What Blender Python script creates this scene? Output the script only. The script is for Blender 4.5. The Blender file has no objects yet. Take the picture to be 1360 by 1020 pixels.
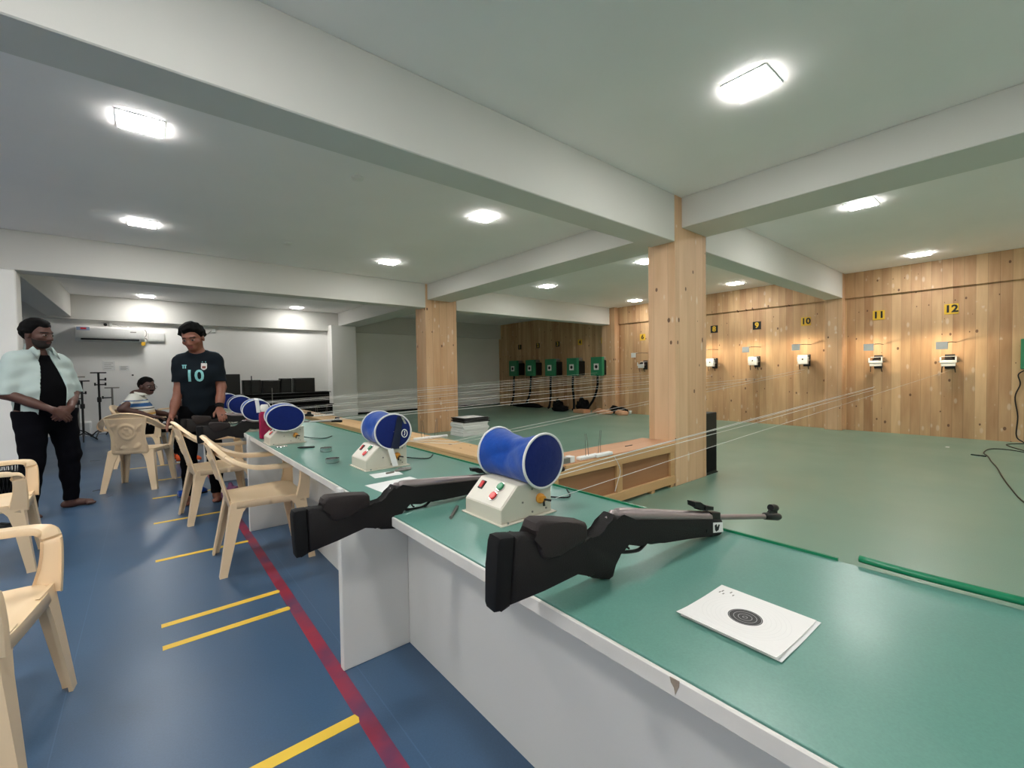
import bpy, bmesh, math, random
import numpy as np
from mathutils import Vector, Matrix
from mathutils.bvhtree import BVHTree

random.seed(7)
PI = math.pi
S = bpy.context.scene
COL = S.collection

# ------------------------------------------------------------------ camera, exposure, world
YAW, PITCH, ROLL = math.radians(50.2), math.radians(-1.55), math.radians(-0.85)
fw = Vector((math.cos(PITCH)*math.cos(YAW), math.cos(PITCH)*math.sin(YAW), math.sin(PITCH)))
r0 = Vector((math.sin(YAW), -math.cos(YAW), 0)); u0 = r0.cross(fw)
rt = math.cos(ROLL)*r0 + math.sin(ROLL)*u0
up = -math.sin(ROLL)*r0 + math.cos(ROLL)*u0
cd = bpy.data.cameras.new('camera'); cam = bpy.data.objects.new('camera', cd); COL.objects.link(cam)
cd.sensor_width = 36; cd.lens = 582/1360*36; cd.clip_start = 0.02
cam.matrix_world = Matrix(((rt.x, up.x, -fw.x, 0), (rt.y, up.y, -fw.y, 0), (rt.z, up.z, -fw.z, 1.2), (0, 0, 0, 1)))
S.camera = cam
S.view_settings.view_transform = 'Standard'; S.view_settings.look = 'None'
S.view_settings.exposure = 0.60; S.view_settings.gamma = 1.0; S.view_settings.use_curve_mapping = False
PANEL_STRENGTH = 72.0        # the recessed LED panels
TARGET_LAMP_W = 7.0          # the small lamps in front of the targets
w = bpy.data.worlds.new('world'); S.world = w; w.use_nodes = True
w.node_tree.nodes['Background'].inputs[0].default_value = (0.05, 0.055, 0.06, 1)
w.node_tree.nodes['Background'].inputs[1].default_value = 1.0

# ------------------------------------------------------------------ materials
def srgb(r, g, b):
    f = lambda c: (c/255/12.92) if c/255 <= 0.04045 else ((c/255+0.055)/1.055)**2.4
    return (f(r), f(g), f(b), 1)
MATS = {}
class NT:
    def __init__(s, name):
        s.m = bpy.data.materials.new(name); s.m.use_nodes = True
        s.t = s.m.node_tree; s.b = s.t.nodes['Principled BSDF']; MATS[name] = s.m
    def n(s, typ, **kw):
        nd = s.t.nodes.new(typ)
        for k, v in kw.items():
            if k.startswith('i_'):
                key = k[2:]; key = int(key) if key.isdigit() else key.replace('_', ' ')
                if isinstance(v, bpy.types.NodeSocket): s.t.links.new(v, nd.inputs[key])
                else: nd.inputs[key].default_value = v
            else: setattr(nd, k, v)
        return nd
    def math(s, op, a, b=None, c=None):
        nd = s.t.nodes.new('ShaderNodeMath'); nd.operation = op
        for i, v in enumerate((a, b, c)):
            if v is None: continue
            if isinstance(v, bpy.types.NodeSocket): s.t.links.new(v, nd.inputs[i])
            else: nd.inputs[i].default_value = v
        return nd.outputs[0]
    def mix(s, fac, a, b, typ='MIX'):
        nd = s.t.nodes.new('ShaderNodeMix'); nd.data_type = 'RGBA'; nd.blend_type = typ
        for key, v in ((0, fac), (6, a), (7, b)):
            if isinstance(v, bpy.types.NodeSocket): s.t.links.new(v, nd.inputs[key])
            else: nd.inputs[key].default_value = v
        return nd.outputs[2]
    def ramp(s, fac, stops):
        nd = s.t.nodes.new('ShaderNodeValToRGB'); e = nd.color_ramp.elements
        while len(e) < len(stops): e.new(0.5)
        for el, (p, c) in zip(e, stops): el.position = p; el.color = c if len(c) == 4 else (*c, 1)
        s.t.links.new(fac, nd.inputs[0]); return nd.outputs[0]
    def link(s, a, b): s.t.links.new(a, b)
    def bump(s, h, strength=0.2, dist=0.01):
        nd = s.n('ShaderNodeBump', i_Height=h, i_Strength=strength, i_Distance=dist)
        s.link(nd.outputs[0], s.b.inputs['Normal'])

def simple(name, col, rough=0.5, metal=0.0, noise=0.06, scale=30, bump=0.0, spec=None, sheen=0, coat=0):
    x = NT(name); tc = x.n('ShaderNodeTexCoord')
    nz = x.n('ShaderNodeTexNoise', i_Vector=tc.outputs['Object'], i_Scale=scale, i_Detail=4.0)
    a = [c*(1-noise) for c in col[:3]]+[1]; b = [min(1, c*(1+noise)) for c in col[:3]]+[1]
    x.link(x.mix(nz.outputs[0], a, b), x.b.inputs['Base Color'])
    x.b.inputs['Roughness'].default_value = rough; x.b.inputs['Metallic'].default_value = metal
    if spec is not None: x.b.inputs['Specular IOR Level'].default_value = spec
    if sheen: x.b.inputs['Sheen Weight'].default_value = sheen; x.b.inputs['Sheen Roughness'].default_value = 0.5
    if coat: x.b.inputs['Coat Weight'].default_value = coat
    if bump: x.bump(nz.outputs[0], bump, 0.004)
    return x.m

def wall_paint(name, col, rough=0.75):
    x = NT(name); tc = x.n('ShaderNodeTexCoord')
    n1 = x.n('ShaderNodeTexNoise', i_Vector=tc.outputs['Object'], i_Scale=1.3, i_Detail=5.0)
    n2 = x.n('ShaderNodeTexNoise', i_Vector=tc.outputs['Object'], i_Scale=120.0, i_Detail=2.0)
    c = x.mix(n1.outputs[0], [v*0.95 for v in col[:3]]+[1], [min(1, v*1.04) for v in col[:3]]+[1])
    x.link(c, x.b.inputs['Base Color']); x.b.inputs['Roughness'].default_value = rough
    x.bump(n2.outputs[0], 0.08, 0.003)
    return x.m

def floor_vinyl(name, col, rough, speck=0.18, seams=None, scuffs=0.1):
    x = NT(name); tc = x.n('ShaderNodeTexCoord'); P = tc.outputs['Object']
    big = x.n('ShaderNodeTexNoise', i_Vector=P, i_Scale=0.9, i_Detail=4.0)
    fine = x.n('ShaderNodeTexNoise', i_Vector=P, i_Scale=160.0, i_Detail=3.0)
    c = x.mix(fine.outputs[0], [v*(1-speck) for v in col[:3]]+[1], [v*(1+speck) for v in col[:3]]+[1])
    c = x.mix(x.math('MULTIPLY', big.outputs[0], 0.25), c, [v*0.75 for v in col[:3]]+[1])
    mp = x.n('ShaderNodeMapping', i_Vector=P, i_Scale=(3.0, 14.0, 1.0))
    sc = x.n('ShaderNodeTexNoise', i_Vector=mp.outputs[0], i_Scale=2.5, i_Detail=8.0, i_Roughness=0.7)
    scf = x.ramp(sc.outputs[0], [(0.62, (0, 0, 0)), (0.75, (1, 1, 1))])
    c = x.mix(x.math('MULTIPLY', scf, scuffs), c, [min(1, v*1.7+0.03) for v in col[:3]]+[1])
    if seams:
        sx = x.n('ShaderNodeSeparateXYZ', i_0=P)
        f = x.math('FRACT', x.math('DIVIDE', x.math('ADD', sx.outputs[0], seams[1]), seams[0]))
        ln = x.math('LESS_THAN', x.math('ABSOLUTE', x.math('SUBTRACT', f, 0.5)), 0.0022)
        c = x.mix(x.math('MULTIPLY', ln, 0.14), c, [min(1, v*2.2+0.05) for v in col[:3]]+[1])
    x.link(c, x.b.inputs['Base Color'])
    r = x.math('MULTIPLY_ADD', big.outputs[0], 0.25, rough-0.12); x.link(r, x.b.inputs['Roughness'])
    x.bump(fine.outputs[0], 0.08, 0.002)
    return x.m

def wood(name, c1, c2, plank=0.12, across='Y', along='Z', knots=0.9, putty=0.8, gap=0.03, rough=0.6, grain=1.0, puttycol=(0.85, 0.76, 0.62, 1)):
    x = NT(name); tc = x.n('ShaderNodeTexCoord'); P = tc.outputs['Object']
    sx = x.n('ShaderNodeSeparateXYZ', i_0=P); ax = {'X': 0, 'Y': 1, 'Z': 2}
    if across == 'XY': a = x.math('ADD', sx.outputs[0], x.math('MULTIPLY', sx.outputs[1], 1.0))
    else: a = sx.outputs[ax[across]]
    l = sx.outputs[ax[along]]
    q = x.math('DIVIDE', a, plank); pid = x.math('FLOOR', q); fr = x.math('FRACT', q)
    wn = x.n('ShaderNodeTexWhiteNoise', noise_dimensions='1D', i_W=pid)
    # grain, stretched along the board
    v = x.n('ShaderNodeCombineXYZ', i_0=x.math('MULTIPLY', a, 26.0), i_1=x.math('MULTIPLY', l, 1.6), i_2=x.math('MULTIPLY', pid, 7.31))
    g = x.n('ShaderNodeTexNoise', i_Vector=v.outputs[0], i_Scale=1.0, i_Detail=6.0, i_Roughness=0.6, i_Distortion=0.6)
    v2 = x.n('ShaderNodeCombineXYZ', i_0=x.math('MULTIPLY', a, 5.0), i_1=x.math('MULTIPLY', l, 0.8), i_2=x.math('MULTIPLY', pid, 3.7))
    g2 = x.n('ShaderNodeTexNoise', i_Vector=v2.outputs[0], i_Scale=1.0, i_Detail=3.0)
    f = x.math('ADD', x.math('MULTIPLY', g.outputs[0], 0.45*grain), x.math('MULTIPLY', wn.outputs[0], 0.55))
    f = x.math('ADD', f, x.math('MULTIPLY', x.math('SUBTRACT', g2.outputs[0], 0.5), 1.3))
    c = x.mix(f, c1, c2)
    # knots
    kv = x.n('ShaderNodeCombineXYZ', i_0=x.math('MULTIPLY', a, 6.2), i_1=x.math('MULTIPLY', l, 3.9), i_2=0.0)
    kn = x.n('ShaderNodeTexVoronoi', voronoi_dimensions='2D', i_Vector=kv.outputs[0], i_Scale=1.0, i_Randomness=1.0)
    ks = x.n('ShaderNodeSeparateColor', i_0=kn.outputs['Color'])
    kr = x.math('MULTIPLY', ks.outputs[0], 0.11)
    km = x.math('MULTIPLY', x.math('LESS_THAN', kn.outputs['Distance'], kr), x.math('GREATER_THAN', ks.outputs[1], 0.66))
    c = x.mix(x.math('MULTIPLY', km, knots), c, (0.13, 0.06, 0.03, 1))
    # filler spots, upright streaks in loose rows
    pv = x.n('ShaderNodeCombineXYZ', i_0=x.math('MULTIPLY', a, 10.0), i_1=x.math('MULTIPLY', l, 4.2), i_2=3.0)
    pn = x.n('ShaderNodeTexVoronoi', voronoi_dimensions='2D', i_Vector=pv.outputs[0], i_Scale=1.0, i_Randomness=0.8)
    ps = x.n('ShaderNodeSeparateColor', i_0=pn.outputs['Color'])
    row = x.n('ShaderNodeTexNoise', noise_dimensions='1D', i_W=x.math('MULTIPLY', l, 2.3), i_Scale=1.0)
    pm = x.math('MULTIPLY', x.math('SMOOTH_MIN', 1.0, x.math('MAXIMUM', 0.0, x.math('MULTIPLY', x.math('SUBTRACT', x.math('MULTIPLY', ps.outputs[0], 0.27), pn.outputs['Distance']), 9.0)), 0.0), x.math('GREATER_THAN', x.math('ADD', x.math('MULTIPLY', row.outputs[0], 0.9), x.math('MULTIPLY', ps.outputs[2], 0.4)), 0.72))
    c = x.mix(x.math('MULTIPLY', pm, putty), c, puttycol)
    # joints
    e = x.math('MINIMUM', fr, x.math('SUBTRACT', 1.0, fr))
    gm = x.math('LESS_THAN', e, gap/2*0.12/plank if plank < 1 else gap/2)
    gs = x.math('MULTIPLY', gm, x.math('MULTIPLY_ADD', wn.outputs[0], 0.5, 0.2))
    c = x.mix(gs, c, (0.10, 0.05, 0.025, 1))
    x.link(c, x.b.inputs['Base Color']); x.b.inputs['Roughness'].default_value = rough
    x.bump(x.math('SUBTRACT', g.outputs[0], x.math('MULTIPLY', gm, 2.0)), 0.15, 0.004)
    return x.m

def emit(name, col, st):
    x = NT(name); x.b.inputs['Base Color'].default_value = (0.8, 0.8, 0.8, 1)
    x.b.inputs['Emission Color'].default_value = col; x.b.inputs['Emission Strength'].default_value = st
    return x.m

def bench_lam():
    x = NT('teal_laminate'); tc = x.n('ShaderNodeTexCoord'); P = tc.outputs['Object']
    n1 = x.n('ShaderNodeTexNoise', i_Vector=P, i_Scale=260.0, i_Detail=2.0)
    n2 = x.n('ShaderNodeTexNoise', i_Vector=P, i_Scale=2.2, i_Detail=6.0, i_Roughness=0.65)
    col = srgb(90, 138, 126)
    c = x.mix(n1.outputs[0], [v*0.86 for v in col[:3]]+[1], [v*1.14 for v in col[:3]]+[1])
    c = x.mix(x.math('MULTIPLY', x.ramp(n2.outputs[0], [(0.45, (0, 0, 0)), (0.75, (1, 1, 1))]), 0.18), c, srgb(150, 185, 172))
    x.link(c, x.b.inputs['Base Color'])
    x.link(x.math('MULTIPLY_ADD', n2.outputs[0], 0.22, 0.2), x.b.inputs['Roughness'])
    x.bump(n1.outputs[0], 0.03, 0.001)
    return x.m

def card_mat():
    # printed air rifle card: black bull with thin pale rings, faint outer rings
    x = NT('printed_card'); tc = x.n('ShaderNodeTexCoord'); P = tc.outputs['Object']
    d = x.n('ShaderNodeVectorMath', operation='LENGTH', i_0=x.n('ShaderNodeVectorMath', operation='MULTIPLY', i_0=P, i_1=(1, 1, 0)).outputs[0]).outputs['Value']
    inb = x.math('LESS_THAN', d, 0.0285)
    f = x.math('FRACT', x.math('DIVIDE', d, 0.0076)); ring = x.math('LESS_THAN', x.math('ABSOLUTE', x.math('SUBTRACT', f, 0.5)), 0.06)
    white = srgb(232, 229, 226); black = srgb(38, 36, 38)
    o = x.mix(x.math('MULTIPLY', x.math('MULTIPLY', ring, x.math('LESS_THAN', d, 0.078)), 0.1), white, (0.3, 0.3, 0.3, 1))
    i = x.mix(x.math('MULTIPLY', ring, 0.6), black, (0.6, 0.6, 0.6, 1))
    x.link(x.mix(inb, o, i), x.b.inputs['Base Color']); x.b.inputs['Roughness'].default_value = 0.55
    return x.m

M_ceil = wall_paint('ceiling_paint', srgb(246, 242, 241))
M_wall = wall_paint('white_wall_paint', srgb(246, 244, 240))
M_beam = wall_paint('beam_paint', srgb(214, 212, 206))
M_blue = floor_vinyl('blue_vinyl', srgb(64, 92, 122), 0.31, seams=(0.9, 0.72), scuffs=0.10)
M_green = floor_vinyl('green_vinyl', srgb(118, 150, 134), 0.33, scuffs=0.06)
M_bench = bench_lam()
M_panel = wall_paint('bench_panel_paint', srgb(220, 219, 215), 0.5)
M_edge = simple('bench_edge_white', srgb(214, 210, 204), 0.45, noise=0.12, scale=9)
M_trimg = simple('green_plastic', srgb(10, 120, 80), 0.3)
M_wood = wood('pine_planks', srgb(218, 182, 138), srgb(166, 122, 84), 0.13, 'Y', 'Z', putty=0.3, gap=0.035)
M_woodp = wood('pine_pillar', srgb(228, 192, 154), srgb(196, 152, 112), 0.165, 'XY', 'Z', putty=0.5, knots=0.95)
M_ply = wood('pinkish_plywood', srgb(206, 158, 122), srgb(182, 132, 98), 3.0, 'Y', 'X', knots=0.0, putty=0.0, gap=0.0, grain=0.6)
M_ply2 = wood('brown_plywood', srgb(176, 128, 88), srgb(142, 98, 66), 3.0, 'Z', 'X', knots=0.0, putty=0.0, gap=0.0, grain=1.2)
M_bat = wood('pine_batten', srgb(214, 176, 126), srgb(186, 142, 96), 3.0, 'Z', 'X', knots=0.9, putty=0.0, gap=0.0)
M_baty = wood('pine_board', srgb(218, 182, 134), srgb(194, 152, 106), 3.0, 'X', 'Y', knots=0.9, putty=0.0, gap=0.0)
M_chair = simple('beige_plastic', srgb(238, 210, 172), 0.33, noise=0.05, scale=6)
M_stock = simple('matte_black_stock', srgb(23, 20, 20), 0.66, noise=0.15, scale=300, bump=0.25, spec=0.3)
M_cheek = simple('dark_brown_polymer', srgb(44, 37, 36), 0.62, noise=0.12, scale=300, bump=0.2, spec=0.3)
M_rubber = simple('black_rubber', srgb(12, 12, 14), 0.7, spec=0.25)
M_steel = simple('grey_gun_steel', srgb(150, 138, 138), 0.38, 0.75, noise=0.08)
M_gun = simple('blued_steel', srgb(14, 14, 17), 0.42, 0.3)
M_mach = simple('cream_enamel', srgb(206, 200, 184), 0.42, noise=0.04, scale=14)
M_machf = simple('cream_front_plate', srgb(222, 216, 202), 0.4)
M_red = simple('red_button_plastic', srgb(214, 46, 46), 0.3)
M_grn = simple('green_button_plastic', srgb(30, 128, 82), 0.3)
M_chrome = simple('bright_steel', srgb(200, 200, 200), 0.22, 1.0)
M_orange = simple('orange_knob', srgb(206, 140, 44), 0.4)
M_velv = simple('blue_velour', srgb(10, 66, 152), 0.85, noise=0.18, scale=60, bump=0.4, sheen=0.25, spec=0.2)
M_velvd = simple('navy_end_cloth', srgb(8, 30, 98), 0.85, noise=0.14, scale=60, bump=0.3, sheen=0.2, spec=0.2)
M_pipe = simple('white_piping', srgb(222, 222, 220), 0.6)
M_strapd = simple('dark_navy_strap', srgb(8, 22, 48), 0.8)
M_paper = simple('white_paper', srgb(230, 230, 228), 0.7, noise=0.03)
M_card = card_mat()
M_blk = simple('black_plastic', srgb(12, 12, 13), 0.45)
M_blkm = simple('black_matte', srgb(8, 8, 9), 0.85, spec=0.2)
def worn_tape():
    x = NT('yellow_tape'); tc = x.n('ShaderNodeTexCoord')
    n = x.n('ShaderNodeTexNoise', i_Vector=tc.outputs['Object'], i_Scale=17.0, i_Detail=5.0, i_Roughness=.7)
    n2 = x.n('ShaderNodeTexNoise', i_Vector=tc.outputs['Object'], i_Scale=5.0, i_Detail=3.0)
    c = x.mix(n2.outputs[0], srgb(246, 206, 66), srgb(226, 184, 62))
    c = x.mix(x.ramp(n.outputs[0], [(.66, (0, 0, 0)), (.70, (1, 1, 1))]), c, srgb(96, 92, 84))
    x.link(c, x.b.inputs['Base Color']); x.b.inputs['Roughness'].default_value = .5
    return x.m
M_yel = worn_tape()
M_yelsign = simple('yellow_sign', srgb(222, 180, 50), 0.5)
M_gbox = simple('green_enamel', srgb(44, 128, 88), 0.45)
M_white = simple('white_plastic', srgb(226, 226, 222), 0.4)
M_foam = simple('white_foam', srgb(232, 232, 230), 0.85, noise=0.06, scale=80)
M_string = simple('white_cord', srgb(226, 226, 224), 0.6)
M_wire = simple('grey_wire', srgb(120, 120, 120), 0.35, 0.9)
M_slat = simple('grey_metal', srgb(140, 136, 130), 0.4, 0.6)
M_panel_light = emit('led_diffuser', (1.0, 0.985, 0.95, 1), PANEL_STRENGTH)
M_offlight = simple('unlit_diffuser', srgb(226, 226, 224), 0.5)
M_bulb = emit('warm_bulb', (1.0, 0.78, 0.5, 1), 8)
def glassy(name, col, rough, trans):
    x = NT(name); x.b.inputs['Base Color'].default_value = col; x.b.inputs['Roughness'].default_value = rough
    x.b.inputs['Transmission Weight'].default_value = trans; x.b.inputs['IOR'].default_value = 1.4
    return x.m
M_bottle = glassy('pink_bottle_plastic', srgb(178, 30, 84), 0.15, 0.45)
def red_paint():
    x = NT('worn_red_paint'); tc = x.n('ShaderNodeTexCoord')
    n = x.n('ShaderNodeTexNoise', i_Vector=tc.outputs['Object'], i_Scale=3.5, i_Detail=5.0)
    c = x.mix(x.ramp(n.outputs[0], [(0.35, (0, 0, 0)), (0.62, (1, 1, 1))]), srgb(164, 34, 52), srgb(92, 52, 86))
    x.link(c, x.b.inputs['Base Color']); x.b.inputs['Roughness'].default_value = 0.45
    return x.m
M_redline = red_paint()

# ------------------------------------------------------------------ mesh helpers
def link(o, parent=None):
    COL.objects.link(o)
    if parent: o.parent = parent
    return o
def mesh_obj(name, verts, faces, mats, parent=None, smooth=False, mi=None):
    me = bpy.data.meshes.new(name); me.from_pydata([tuple(map(float, v)) for v in verts], [], [tuple(map(int, f)) for f in faces])
    for m in (mats if isinstance(mats, (list, tuple)) else [mats]): me.materials.append(m)
    if mi is not None: me.polygons.foreach_set('material_index', np.asarray(mi, dtype=np.int32))
    if smooth: me.polygons.foreach_set('use_smooth', [True]*len(me.polygons))
    me.update()
    return link(bpy.data.objects.new(name, me), parent)
def obj(name, bm, mat, parent=None, smooth=False, angle=None):
    bmesh.ops.recalc_face_normals(bm, faces=bm.faces[:])
    me = bpy.data.meshes.new(name); bm.to_mesh(me); bm.free()
    for m in (mat if isinstance(mat, (list, tuple)) else [mat]): me.materials.append(m)
    if smooth or angle is not None:
        for p in me.polygons: p.use_smooth = True
        if angle is not None:
            try: me.set_sharp_from_angle(angle=math.radians(angle))
            except Exception: pass
    return link(bpy.data.objects.new(name, me), parent)
def thing(name, label, cat, loc=(0, 0, 0), rz=0.0, group=None):
    o = bpy.data.objects.new(name, None); COL.objects.link(o); o.empty_display_size = 0.1
    o.location = loc; o.rotation_euler = (0, 0, rz); o['label'] = label; o['category'] = cat
    if group: o['group'] = group
    return o
def tag(o, label, cat, group=None):
    o['label'] = label; o['category'] = cat
    if group: o['group'] = group
    return o
def struct(o): o['kind'] = 'structure'; return o
def kids(o): return [c for c in bpy.data.objects if c.parent == o]
def dup(root, loc, rz, label, group=None):
    r = root.copy(); COL.objects.link(r); r.location = loc; r.rotation_euler = (root.rotation_euler.x, root.rotation_euler.y, rz)
    r['label'] = label
    if group: r['group'] = group
    for ch in kids(root):
        c = ch.copy(); COL.objects.link(c); c.parent = r
        for g in kids(ch):
            d = g.copy(); COL.objects.link(d); d.parent = c
    return r
def box(bm, lo, hi, bev=0.0, seg=1, mi=0):
    vs = [bm.verts.new((x, y, z)) for x in (lo[0], hi[0]) for y in (lo[1], hi[1]) for z in (lo[2], hi[2])]
    fs = [bm.faces.new([vs[i] for i in q]) for q in ((0, 1, 3, 2), (4, 6, 7, 5), (0, 4, 5, 1), (2, 3, 7, 6), (0, 2, 6, 4), (1, 5, 7, 3))]
    for f in fs: f.material_index = mi
    if bev:
        es = list({e for f in fs for e in f.edges})
        bmesh.ops.bevel(bm, geom=es, offset=bev, segments=seg, affect='EDGES', profile=0.5)
    return bm
def B(lo, hi, bev=0.0, seg=1): return box(bmesh.new(), lo, hi, bev, seg)
def prism(bm, pts, axis, a, b, bev=0.0, seg=2):
    # pts: outline in the two other axes; extruded along axis from a to b
    def P(p, t): return {'Y': (p[0], t, p[1]), 'X': (t, p[0], p[1]), 'Z': (p[0], p[1], t)}[axis]
    v0 = [bm.verts.new(P(p, a)) for p in pts]; v1 = [bm.verts.new(P(p, b)) for p in pts]
    n = len(pts); f0 = bm.faces.new(v0); f1 = bm.faces.new(v1[::-1])
    for i in range(n): bm.faces.new((v0[i], v0[(i+1) % n], v1[(i+1) % n], v1[i]))
    if bev:
        es = list(f0.edges)+list(f1.edges)
        bmesh.ops.bevel(bm, geom=es, offset=bev, segments=seg, affect='EDGES', profile=0.5, clamp_overlap=True)
    return bm
def tube(bm, pts, r, n=8, cap=True, closed=False):
    pts = [Vector(p) for p in pts]; rr = r if isinstance(r, (list, tuple)) else [r]*len(pts)
    N = len(pts); ref = Vector((0, 0, 1)); rings = []
    prev = None
    for i, p in enumerate(pts):
        a = pts[(i-1) % N] if (closed or i > 0) else pts[0]; b = pts[(i+1) % N] if (closed or i < N-1) else pts[-1]
        d = (b-a).normalized()
        if prev is None:
            s = d.cross(ref)
            if s.length < 1e-3: s = d.cross(Vector((1, 0, 0)))
        else: s = prev - d*prev.dot(d)
        s.normalize(); prev = s; t = d.cross(s)
        rings.append([bm.verts.new(p + rr[i]*(math.cos(2*PI*k/n)*s+math.sin(2*PI*k/n)*t)) for k in range(n)])
    M = N if closed else N-1
    for i in range(M):
        A, Bq = rings[i], rings[(i+1) % N]
        for k in range(n): bm.faces.new((A[k], A[(k+1) % n], Bq[(k+1) % n], Bq[k]))
    if cap and not closed: bm.faces.new(rings[0][::-1]); bm.faces.new(rings[-1])
    return bm
def T(pts, r, n=8, closed=False): return tube(bmesh.new(), pts, r, n, True, closed)
def lathe(bm, prof, n=24, c=(0, 0, 0), axis='Z'):
    rings = []
    for r, h in prof:
        ring = []
        for k in range(n):
            x, y = r*math.cos(2*PI*k/n), r*math.sin(2*PI*k/n)
            p = {'Z': (x, y, h), 'Y': (x, h, y), 'X': (h, x, y)}[axis]
            ring.append(bm.verts.new((p[0]+c[0], p[1]+c[1], p[2]+c[2])))
        rings.append(ring)
    for i in range(len(rings)-1):
        for k in range(n): bm.faces.new((rings[i][k], rings[i][(k+1) % n], rings[i+1][(k+1) % n], rings[i+1][k]))
    bm.faces.new(rings[0][::-1]); bm.faces.new(rings[-1])
    return bm
def loft(bm, secs, closed_ring=True, cap=True):
    R = [[bm.verts.new(p) for p in s] for s in secs]; n = len(secs[0])
    for i in range(len(R)-1):
        for k in range(n if closed_ring else n-1): bm.faces.new((R[i][k], R[i][(k+1) % n], R[i+1][(k+1) % n], R[i+1][k]))
    if cap: bm.faces.new(R[0][::-1]); bm.faces.new(R[-1])
    return bm
def crom(pts, m=6):
    P = [Vector(p) for p in pts]; P = [P[0]*2-P[1]]+P+[P[-1]*2-P[-2]]; out = []
    for i in range(1, len(P)-2):
        for k in range(m):
            t = k/m; a, b, c, d = P[i-1:i+3]
            out.append(0.5*((2*b)+(c-a)*t+(2*a-5*b+4*c-d)*t*t+(3*b-a-3*c+d)*t*t*t))
    out.append(P[-2]); return out
def text_geo(txt, size, fat=0.0):
    cu = bpy.data.curves.new('t', 'FONT'); cu.body = txt; cu.size = size; cu.align_x = 'CENTER'; cu.align_y = 'CENTER'; cu.resolution_u = 3; cu.offset = fat
    o = bpy.data.objects.new('t', cu); COL.objects.link(o); bpy.context.view_layer.update()
    me = o.evaluated_get(bpy.context.evaluated_depsgraph_get()).to_mesh()
    v = [p.co.copy() for p in me.vertices]; f = [tuple(p.vertices) for p in me.polygons]
    bpy.data.objects.remove(o); bpy.data.curves.remove(cu)
    return v, f
def text_obj(name, txt, size, mat, parent, origin, ux, uy, bold=0.0):
    v, f = text_geo(txt, size, bold); o, ux, uy = Vector(origin), Vector(ux), Vector(uy)
    nrm = ux.cross(uy).normalized()*0.0008
    n = len(v); V = [o+ux*p.x+uy*p.y for p in v]+[o+ux*p.x+uy*p.y+nrm for p in v]
    return mesh_obj(name, V, [q[::-1] for q in f]+[tuple(i+n for i in q) for q in f], mat, parent)

# ------------------------------------------------------------------ the setting
struct(obj('floor', B((-4.6, -3, -0.1), (0.87, 13.1, 0)), M_blue))
struct(obj('floor', B((0.87, -3, -0.1), (10.3, 13.1, 0)), M_green))
struct(obj('ceiling', B((-4.6, -3, 2.97), (10.3, 13.1, 3.1)), M_ceil))
struct(obj('wall_rear', B((-4.7, 13.1, -0.1), (10.4, 13.25, 3.1)), M_wall))
struct(obj('wall_left', B((-4.75, -3.1, -0.1), (-4.6, 13.1, 3.1)), M_wall))
struct(obj('wall_right', B((-4.7, -3.15, -0.1), (10.4, -3.0, 3.1)), M_wall))
struct(obj('wall_range', B((10.3, -3.0, -0.1), (10.45, 13.1, 3.1)), M_wood))
struct(obj('trim_1', B((10.255, -3.0, 2.5), (10.3, 2.37, 2.97), 0.004), M_wood))
struct(obj('trim_2', B((10.255, 2.65, 2.5), (10.3, 7.6, 2.97), 0.004), M_wood))
k = 3
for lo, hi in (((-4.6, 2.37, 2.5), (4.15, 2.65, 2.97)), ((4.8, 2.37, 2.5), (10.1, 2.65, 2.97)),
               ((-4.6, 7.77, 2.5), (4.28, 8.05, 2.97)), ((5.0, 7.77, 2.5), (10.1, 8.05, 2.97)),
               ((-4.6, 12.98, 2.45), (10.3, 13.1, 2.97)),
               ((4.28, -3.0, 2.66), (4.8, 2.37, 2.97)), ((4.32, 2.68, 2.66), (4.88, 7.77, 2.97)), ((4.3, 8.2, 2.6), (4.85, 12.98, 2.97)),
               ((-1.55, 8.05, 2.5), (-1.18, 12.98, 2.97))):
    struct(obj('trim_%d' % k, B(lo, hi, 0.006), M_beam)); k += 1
struct(obj('pillar', B((4.15, 2.37, 0), (4.8, 2.68, 2.97), 0.004), M_woodp))
struct(obj('pillar', B((4.28, 7.78, 0), (5.0, 8.2, 2.97), 0.004), M_woodp))
struct(obj('pillar', B((-1.9, 7.77, 0), (-1.16, 8.05, 2.5), 0.01), M_wall))
struct(obj('pillar', B((4.02, 12.72, 0), (4.72, 13.1, 2.6), 0.008), M_wall))
struct(obj('pillar', B((10.1, 2.37, 0), (10.3, 2.65, 2.97), 0.004), M_woodp))
struct(obj('pillar', B((10.1, 7.6, 0), (10.3, 8.05, 2.97), 0.004), M_woodp))
struct(obj('baseboard_rear', B((4.72, 13.08, 0), (10.3, 13.1, 0.05)), M_blkm))

# ------------------------------------------------------------------ ceiling lights
def led(x, y, label, on=True, first=[None]):
    t = thing('ceiling_light', label, 'ceiling light', (x, y, 2.97), 0, 'square recessed ceiling lights')
    bm = bmesh.new()
    for lo, hi in (((-.13, -.13, -.006), (.13, -.122, 0)), ((-.13, .122, -.006), (.13, .13, 0)), ((-.13, -.122, -.006), (-.122, .122, 0)), ((.122, -.122, -.006), (.13, .122, 0))):
        box(bm, lo, hi)
    obj('frame', bm, M_white, t)
    obj('diffuser', B((-.122, -.122, -.015), (.122, .122, -.002), .004), M_panel_light if on else M_offlight, t)
led(0.02, 4.02, 'lit square ceiling light large at upper left, nearest of the left bay')
led(0.01, 6.58, 'lit square ceiling light at left, just before the second white beam')
led(0.05, 12.4, 'lit ceiling light over the air conditioner, beyond the second white beam')
led(3.0, 4.05, 'lit square ceiling light in mid picture, just beyond the big diagonal beam')
led(3.0, 6.58, 'lit ceiling light just before the far pine pillar')
led(3.06, 12.4, 'lit ceiling light over the black stacked furniture at the rear wall')
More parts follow.
